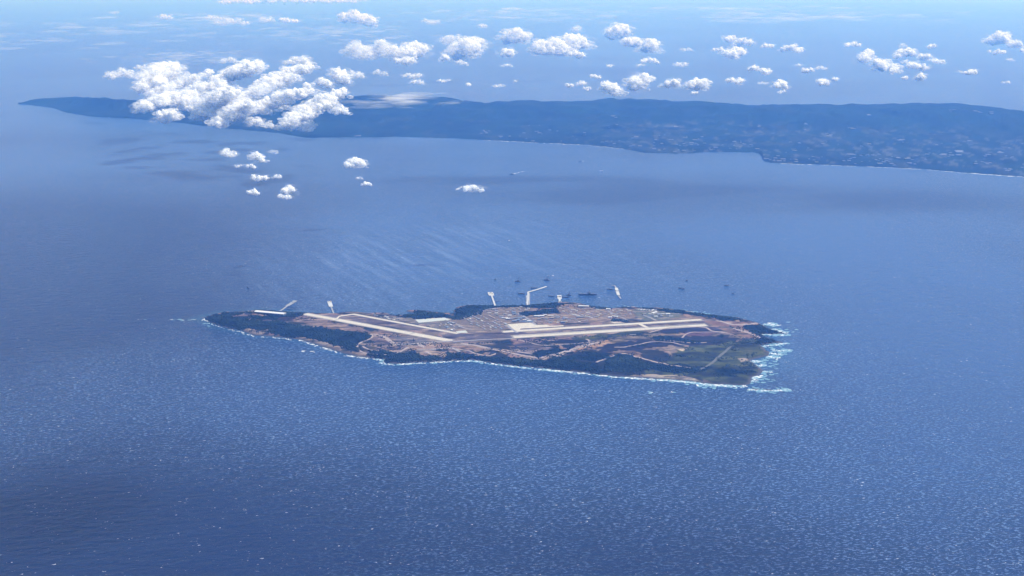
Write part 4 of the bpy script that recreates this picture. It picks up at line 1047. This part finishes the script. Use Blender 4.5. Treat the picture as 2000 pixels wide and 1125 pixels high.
# ---------------------------------------------------------------- vessels
M_HULL = mat('hull_navy', (0.008, 0.010, 0.014), 0.5); M_HULLR = mat('hull_rust', (0.09, 0.045, 0.04), 0.6); M_DECKM = mat('deck_grey', (0.03, 0.033, 0.037), 0.8); M_SUPER = mat('superstructure_grey', (0.09, 0.10, 0.11), 0.6); M_HATCH = mat('hatch_cover', (0.08, 0.07, 0.07), 0.7); M_WHITEP = mat('white_paint', (0.75, 0.76, 0.78), 0.5)
def hull_plan(L_, B_, bow=0.22):
    h = L_ / 2; b = B_ / 2
    return [(-h, -b * 0.85), (h - L_ * bow, -b), (h - L_ * bow * 0.45, -b * 0.7), (h, 0), (h - L_ * bow * 0.45, b * 0.7), (h - L_ * bow, b), (-h, b * 0.85)]
def vessel(kind, u, v, L_, rz, label, hull=None, cat='ship', name=None):
    p = P(u, v, 0); o = empty(name or {'cargo': 'cargo_ship', 'crane': 'crane_barge', 'barge': 'flat_barge', 'boat': 'work_boat'}[kind], (p[0], p[1], 0), rz)
    hull = hull or M_HULL; B_ = L_ * {'cargo': 0.16, 'crane': 0.36, 'barge': 0.30, 'boat': 0.28}[kind]; Hh = {'cargo': 0.75, 'crane': 0.45, 'barge': 0.4, 'boat': 0.35}[kind] * max(0.8, min(1.3, L_ / 7))
    if kind in ('cargo', 'boat'): obj('hull', MB().plan(hull_plan(L_, B_), -0.5, Hh).mesh('hull', hull), o)
    else:
        m_ = MB().prism([(-L_ / 2 + 0.3, -0.4), (L_ / 2 - 0.3, -0.4), (L_ / 2, Hh), (-L_ / 2, Hh)], -B_ / 2, B_ / 2); obj('hull', m_.mesh('hull', hull), o)
    obj('deck', MB().box(L_ * 0.7, B_ * 0.9, Hh + 0.002, Hh + 0.05, -L_ * 0.05).mesh('deck', M_DECKM), o)
    if kind == 'cargo':
        br_ = obj('bridge', MB().box(L_ * 0.09, B_ * 0.85, Hh + 0.05, Hh + 1.5, L_ * 0.10).mesh('bridge', M_SUPER), o)
        obj('window', MB().box(L_ * 0.092, B_ * 0.8, Hh + 1.15, Hh + 1.32, L_ * 0.10).mesh('window', M_GLASS), br_)
        obj('funnel', MB().box(L_ * 0.035, B_ * 0.3, Hh + 0.05, Hh + 2.0, L_ * 0.025).mesh('funnel', M_HULLR), o)
        obj('mast', MB().bar((L_ * 0.10, 0, Hh + 1.5), (L_ * 0.10, 0, Hh + 2.9), 0.15).mesh('mast', M_STEEL), o)
        hm = MB().box(L_ * 0.11, B_ * 0.7, Hh + 0.05, Hh + 0.3).mesh('hatch', M_HATCH)
        for k in (-0.36, -0.23, -0.10, 0.22, 0.33):
            q = obj('hatch', hm, o); q.location = (L_ * k, 0, 0)
    elif kind == 'crane':
        obj('cabin', MB().box(L_ * 0.20, B_ * 0.6, Hh + 0.05, Hh + 0.9, -L_ * 0.3).mesh('cabin', M_SUPER), o)
        obj('crane_house', MB().box(L_ * 0.2, B_ * 0.5, Hh + 0.05, Hh + 1.1, L_ * 0.05).mesh('crane_house', M_HULLR), o)
        top = (L_ * 0.30, 0, Hh + L_ * 0.85); m_ = MB()
        for s in (-0.22, 0.22): m_.bar((L_ * 0.12, s * B_, Hh + 0.8), (top[0], s * 0.3, top[2]), 0.20)
        for k in range(5):
            q = (k + 0.5) / 5; x = L_ * 0.12 + (top[0] - L_ * 0.12) * q; z = Hh + 0.8 + (top[2] - Hh - 0.8) * q; w_ = 0.22 * B_ * (1 - q) + 0.07 * q; m_.bar((x, -w_, z), (x, w_, z), 0.12)
        obj('boom', m_.mesh('boom', M_STEEL), o)
        obj('stay', MB().bar((-L_ * 0.02, 0, Hh + 1.1), (-L_ * 0.05, 0, Hh + L_ * 0.45), 0.14).bar((-L_ * 0.05, 0, Hh + L_ * 0.45), top, 0.07).mesh('stay', M_STEEL), o)
    elif kind == 'barge':
        obj('cabin', MB().box(L_ * 0.14, B_ * 0.5, Hh + 0.05, Hh + 0.75, -L_ * 0.38).mesh('cabin', M_SUPER), o)
        obj('cargo_heap', MB().prism([(-L_ * 0.22, Hh + 0.05), (L_ * 0.32, Hh + 0.05), (L_ * 0.2, Hh + 0.4), (-L_ * 0.1, Hh + 0.4)], -B_ * 0.35, B_ * 0.35).mesh('cargo_heap', M_HATCH), o)
        obj('winch', MB().box(L_ * 0.06, B_ * 0.3, Hh + 0.05, Hh + 0.55, L_ * 0.42).mesh('winch', M_STEEL), o)
    else:
        c_ = obj('wheelhouse', MB().box(L_ * 0.28, B_ * 0.65, Hh + 0.05, Hh + 0.75, L_ * 0.05).mesh('wheelhouse', M_SUPER), o)
        obj('window', MB().box(L_ * 0.285, B_ * 0.6, Hh + 0.48, Hh + 0.62, L_ * 0.05).mesh('window', M_GLASS), c_)
        obj('mast', MB().bar((0, 0, Hh + 0.7), (0, 0, Hh + 1.5), 0.1).mesh('mast', M_STEEL), o)
    return tag(o, label, cat)
vessel('cargo', 1147.5, 576.4, 15.5, 0.02, 'long dark cargo ship with a midship bridge between the stubby pier and the white quay')
vessel('crane', 1011, 550.4, 5.2, 0.1, 'dark crane barge with a tall boom left above the bent breakwater', cat='barge')
vessel('crane', 1068, 547.6, 5.4, -0.1, 'dark crane barge with a tall boom farthest out above the breakwater arm', cat='barge')
vessel('crane', 1111, 577, 4.2, 0.3, 'small crane barge just right of the stubby pier', cat='barge')
vessel('barge', 1018, 574, 6.2, 0.05, 'flat dark barge moored left of the bent breakwater', cat='barge')
vessel('barge', 1043, 562.8, 5.8, 0.1, 'flat dark barge lying behind the bend of the breakwater', cat='barge')
vessel('barge', 1076.5, 578.6, 5.4, -0.05, 'flat dark barge left of the stubby pier', cat='barge')
vessel('barge', 1104, 581, 6.0, 0.02, 'flat dark barge below the small crane barge', cat='barge')
vessel('barge', 1191.5, 565.8, 5.6, 0.02, 'dark barge lying left of the isolated white quay', cat='barge')
vessel('boat', 967, 546.4, 2.6, 0.6, 'small dark boat above the thin bright pier', cat='boat')
vessel('barge', 1328.5, 563.4, 3.2, -0.1, 'left boat of the close pair off the right shore', cat='boat', name='work_boat')
vessel('barge', 1334, 564.6, 3.0, 0.2, 'right boat of the close pair off the right shore', cat='boat', name='work_boat')
vessel('boat', 1341, 548.6, 2.4, 0.2, 'small dark boat farther out above the close pair', cat='boat')
vessel('barge', 1419, 558.2, 4.2, -0.1, 'dark boat alone at the far right off the shore', cat='boat', name='work_boat')
vessel('boat', 1431, 574, 3.0, 0.1, 'small dark boat nearer the shore at the far right', cat='boat')
vessel('boat', 484, 562.4, 2.6, -0.3, 'tiny dark boat alone on the dark water above the left tip', cat='boat')
vessel('boat', 999.5, 340, 7.0, 3.4, 'dark ship running ahead of a white wake in the strait', cat='ship')
vessel('boat', 1133.5, 315.2, 6.0, 0.4, 'small dark ship near the far shore in the strait', cat='ship')
vessel('boat', 994.5, 469.5, 2.4, 1.2, 'tiny white boat in mid strait above the island', hull=M_WHITEP, cat='boat')
vessel('boat', 1175, 333.6, 5.0, 0.3, 'white ship alone in the strait right of the wake', hull=M_WHITEP, cat='ship')

# ---------------------------------------------------------------- surf, wakes and reefs
def foam_material():
    m, t, b, out = new_mat('sea_foam')
    pos = t.nodes.new('ShaderNodeNewGeometry').outputs['Position']
    c = mix_c(t, noise_n(t, pos, 0.9, 3), (0.36, 0.42, 0.44), (0.72, 0.75, 0.76)); t.links.new(c, b.inputs['Base Color']); b.inputs['Roughness'].default_value = 0.9
    return m
M_FOAM = foam_material()
fr = random.Random(33)
class Foam:
    def __init__(s): s.v = []; s.f = []
    def patch(s, x, y, rx, ry, ang, z=0.05):
        n = 9; c, q = math.cos(ang), math.sin(ang); k = len(s.v)
        s.v.append((x, y, z + 0.06))
        for i in range(n):
            a = i / n * 6.283; r_ = fr.uniform(0.6, 1.25)
            dx, dy = math.cos(a) * rx * r_, math.sin(a) * ry * r_
            s.v.append((x + dx * c - dy * q, y + dx * q + dy * c, z))
        for i in range(n): s.f.append([k, k + 1 + i, k + 1 + (i + 1) % n])
    def line(s, px, wid, dens=1.0, spread=0.6, length=1.2):
        p = PX(px, 0.0)
        for a, b in zip(p[:-1], p[1:]):
            d = (b - a)[:2]; L_ = np.linalg.norm(d); d = d / L_; n = np.array([-d[1], d[0]]); ang = math.atan2(d[1], d[0])
            for k in range(int(L_ / 0.9 * dens) + 1):
                g = float(vnoise(np.array(a[0] / 3 + k * 0.35), np.array(a[1] / 3 + k * 0.2), 5))
                if g < 0.34: continue
                e = a[:2] + d * fr.random() * L_ + n * fr.gauss(0, wid * spread)
                s.patch(e[0], e[1], fr.uniform(0.3, 1.2) * length, min(2.0, fr.uniform(0.18, 0.5) * wid * (0.5 + g)), ang + fr.uniform(-0.2, 0.2), 0.05 + fr.random() * 0.05)
    def done(s, name, m_=None): return tag(obj(name, mesh_np(name, s.v, s.f, [m_ or M_FOAM])), kind='stuff')
fm = Foam(); ft = Foam()
M_THIN = mat('thin_foam', (0.10, 0.21, 0.27), 0.7, 0.4, 0.6)
near_c = [p for p in ISLE_PX[:33]]
dn = lambda pts, dy: [(u, v + dy) for u, v in pts]
fm.line(dn(near_c[5:13], 2.0), 1.2, 0.7); fm.line(dn(near_c[12:16], 2.4), 1.4, 1.0)
fm.line(dn(near_c[15:22], 1.8), 1.5, 1.8); fm.line(dn(near_c[21:29], 1.6), 1.6, 2.0); fm.line(dn(near_c[25:29], 3.5), 1.4, 0.6)
fm.line(dn(near_c[0:6], 2.2), 1.3, 0.5)
fm.line(Q(O1,5,[(1230,745),(1400,765),(1480,790),(1600,800)]), 1.4, 1.6); fm.line(Q(O1,5,[(1450,828),(1650,838),(1880,850)]), 1.3, 1.8); fm.line(Q(O1,5,[(880,662),(1030,672),(1140,715)]), 1.2, 1.0)
fm.line(Q(O1,5,[(1800,895),(1900,905),(2000,902)]), 1.2, 1.8); fm.line(Q(O1,5,[(1050,780),(1085,780)]), 1.5, 1.5); fm.line(Q(O1,5,[(1140,782),(1180,784)]), 2.0, 2.0)
# breakers round the south cape
for pts, w_, de in ((Q(O4,K4,[(720,1005),(800,995),(900,1003),(1080,1012)]), 2.6, 2.2), (Q(O4,K4,[(400,950),(560,962),(740,985)]), 1.6, 2.2), (Q(O4,K4,[(1170,1038),(1300,1050),(1440,1048),(1550,1040)]), 2.4, 2.4),
    (Q(O4,K4,[(1120,970),(1200,965),(1260,955)]), 3.0, 2.0), (Q(O4,K4,[(1210,945),(1260,920),(1290,930)]), 5.0, 3.0), (Q(O4,K4,[(1300,880),(1380,885)]), 2.5, 2.0), (Q(O4,K4,[(1240,840),(1290,820),(1330,835)]), 4.0, 2.4),
    (Q(O4,K4,[(1205,800),(1240,785),(1290,795)]), 4.0, 2.6), (Q(O4,K4,[(1340,750),(1400,760),(1450,765)]), 4.5, 2.8), (Q(O4,K4,[(1350,720),(1420,725),(1490,735)]), 3.0, 1.8), (Q(O4,K4,[(1380,690),(1440,700),(1550,690)]), 3.0, 1.6),
    (Q(O4,K4,[(1290,660),(1400,650),(1520,630)]), 1.8, 2.0), (Q(O4,K4,[(1260,557),(1330,553),(1440,566),(1530,557)]), 1.8, 2.4), (Q(O4,K4,[(1450,562),(1530,555)]), 3.0, 2.0), (Q(O4,K4,[(1340,455),(1400,470),(1450,480)]), 5.0, 1.6), (Q(O4,K4,[(1400,505),(1480,535),(1520,545)]), 4.0, 1.4),
    (Q(O4,K4,[(1270,470),(1320,475)]), 3.0, 0.9), (Q(O4,K4,[(1610,1040),(1650,1042)]), 1.5, 1.5), (Q(O4,K4,[(310,1062),(340,1064)]), 1.5, 1.5), (Q(O4,K4,[(500,1060),(530,1060)]), 1.6, 1.5),
    (Q(O4,K4,[(580,342),(640,350),(760,370),(830,378)]), 2.0, 0.8), (Q(O4,K4,[(60,300),(90,306),(250,318),(480,330)]), 1.5, 0.35), (Q(O1,5,[(-560,470),(-460,470)]), 1.2, 0.25), (Q(O1,5,[(-230,470),(-40,475),(30,470)]), 1.4, 0.3), (Q(O1,5,[(80,490),(150,515),(260,550)]), 1.6, 0.35)):
    fm.line(pts, w_ * 0.62, de * 1.5, 0.6, 0.9); ft.line(pts, w_ * 2.0, de * 0.9, 0.7, 1.8)
ft.line(dn(near_c[12:29], 2.2), 3.0, 0.8, 0.5, 1.6)
fm.done('surf'); ft.done('thin_surf', M_THIN)
fw = Foam()
fw.line([(1003,339.5),(1012,337.5),(1024,335)], 1.6, 0.9, 0.3, 2.0); fw.line([(1136,315),(1140,314)], 2.0, 0.8, 0.4, 2.0); fw.line([(1070,538.6),(1081,538.2)], 1.2, 1.2)
fw.done('wake')
ff_ = Foam()                                              # white shoreline of the far island
ff_.line([(u, v + 0.8) for u, v in zip(FAR_US[360:470], FAR_CV[360:470])], 2.0, 0.06, 0.5, 4.0)
ff_.line([(u, v + 0.9) for u, v in zip(FAR_US[590:782], FAR_CV[590:782])][::4], 2.4, 0.16, 0.5, 5.0)
ff_.line([(1900,339.5),(1950,342.5),(2005,346.5)], 4.0, 0.2, 0.5, 6.0)
ff_.done('far_surf')
def reef(pts, name='reef'):
    p = PX(pts, 0.0)[:, :2]; rr_ = random.Random(len(pts)); m_ = MB()
    for a, b in zip(p[:-1], p[1:]):
        L_ = np.linalg.norm(b - a)
        for k in range(int(L_ / 0.7) + 1):
            e = a + (b - a) * rr_.random() + np.array([rr_.gauss(0, .4), rr_.gauss(0, .9)])
            m_.plan([(e[0] + math.cos(q) * rr_.uniform(.4, 1.0), e[1] + math.sin(q) * rr_.uniform(.4, 1.0)) for q in (0.3, 1.3, 2.3, 3.3, 4.3, 5.3)], -0.4, rr_.uniform(0.08, 0.35))
    return tag(obj(name, m_.mesh(name, M_REEF)), kind='structure')
M_REEF = mat('wet_rock', (0.035, 0.035, 0.04), 0.6, 0.3)
reef(Q(O4,K4,[(1190,1030),(1280,1038),(1380,1040)])); reef(Q(O4,K4,[(1330,620),(1480,627)])); reef(Q(O4,K4,[(1270,868),(1310,876)])); reef(Q(O4,K4,[(1400,540),(1515,553)])); reef(Q(O5,5,[(150,430),(230,440),(300,437)])); reef(Q(O1,5,[(60,450),(110,458),(160,475)]))

# ---------------------------------------------------------------- settlements on the far island
def far_town():
    r_ = np.random.default_rng(8); V_ = []; F_ = []
    def far_at(u, s):
        i = int(np.clip(np.searchsorted(FAR_US, u), 0, len(FAR_US) - 1)); k = np.clip((s + 0.02) / 1.92 * 89, 0, 88.9); j = int(k); a = k - j
        return FAR_V[j, i] * (1 - a) + FAR_V[j + 1, i] * a
    spots = []
    for _ in range(330):
        u = 900 + 1120 * r_.random() ** 0.8; s = min(0.95, abs(r_.normal(0.06, 0.16)) + 0.02)
        if vnoise(np.array(u / 26), np.array(s * 14), 3) < 0.46: continue
        spots.append((u, s, r_.uniform(0.8, 2.6)))
    for u, s in ((1195,.62),(1320,.55),(1690,.78),(1570,.68),(1660,.6),(1850,.85),(1480,.6),(1760,.4),(1890,.45),(1950,.3),(1870,.25),(700,.02),(1660,.15),(1770,.12),(1840,.2),(1615,.5),(1900,.9),(1930,.92)):
        for _ in range(3): spots.append((u + r_.normal(0, 3), s + r_.normal(0, .01), r_.uniform(1.5, 4)))
    for u, s, w_ in spots:
        p = far_at(u, s); d_ = w_ * r_.uniform(0.8, 2.2); v, f = box(w_ * r_.uniform(1.2, 3.2), d_ * 1.8, -1.0, r_.uniform(0.3, 0.8)); k = len(V_)
        V_ += [(a + p[0], b + p[1], c + max(p[2], 0.2)) for a, b, c in v]; F_ += [[q + k for q in g] for g in f]
    tag(obj('far_town', mesh_np('far_town', V_, F_, [mat('town_roofs', (0.11, 0.115, 0.12), 0.7, 0.4, 0.02)])), kind='stuff')
far_town()
# ---------------------------------------------------------------- air
def haze_box():
    lo = np.array([-43000.0, -2600.0, -0.6]); hi = np.array([43000.0, 61000.0, 285.0])
    v = [(x, y, z) for z in (lo[2], hi[2]) for y in (lo[1], hi[1]) for x in (lo[0], hi[0])]
    f = [(0, 2, 3, 1), (4, 5, 7, 6), (0, 1, 5, 4), (2, 6, 7, 3), (0, 4, 6, 2), (1, 3, 7, 5)]
    m, t, b, out = new_mat('haze_air')
    t.nodes.remove(b)
    pv = t.nodes.new('ShaderNodeVolumePrincipled')
    pv.inputs['Color'].default_value = (0.112, 0.345, 1.0, 1)
    pv.inputs['Absorption Color'].default_value = (1, 1, 1, 1)
    pv.inputs['Density'].default_value = 2.6e-4
    pv.inputs['Anisotropy'].default_value = 0.2
    t.links.new(pv.outputs[0], out.inputs['Volume'])
    me = mesh_np('haze', v, [list(q) for q in f], [m])
    tag(obj('haze', me), kind='stuff')
haze_box()
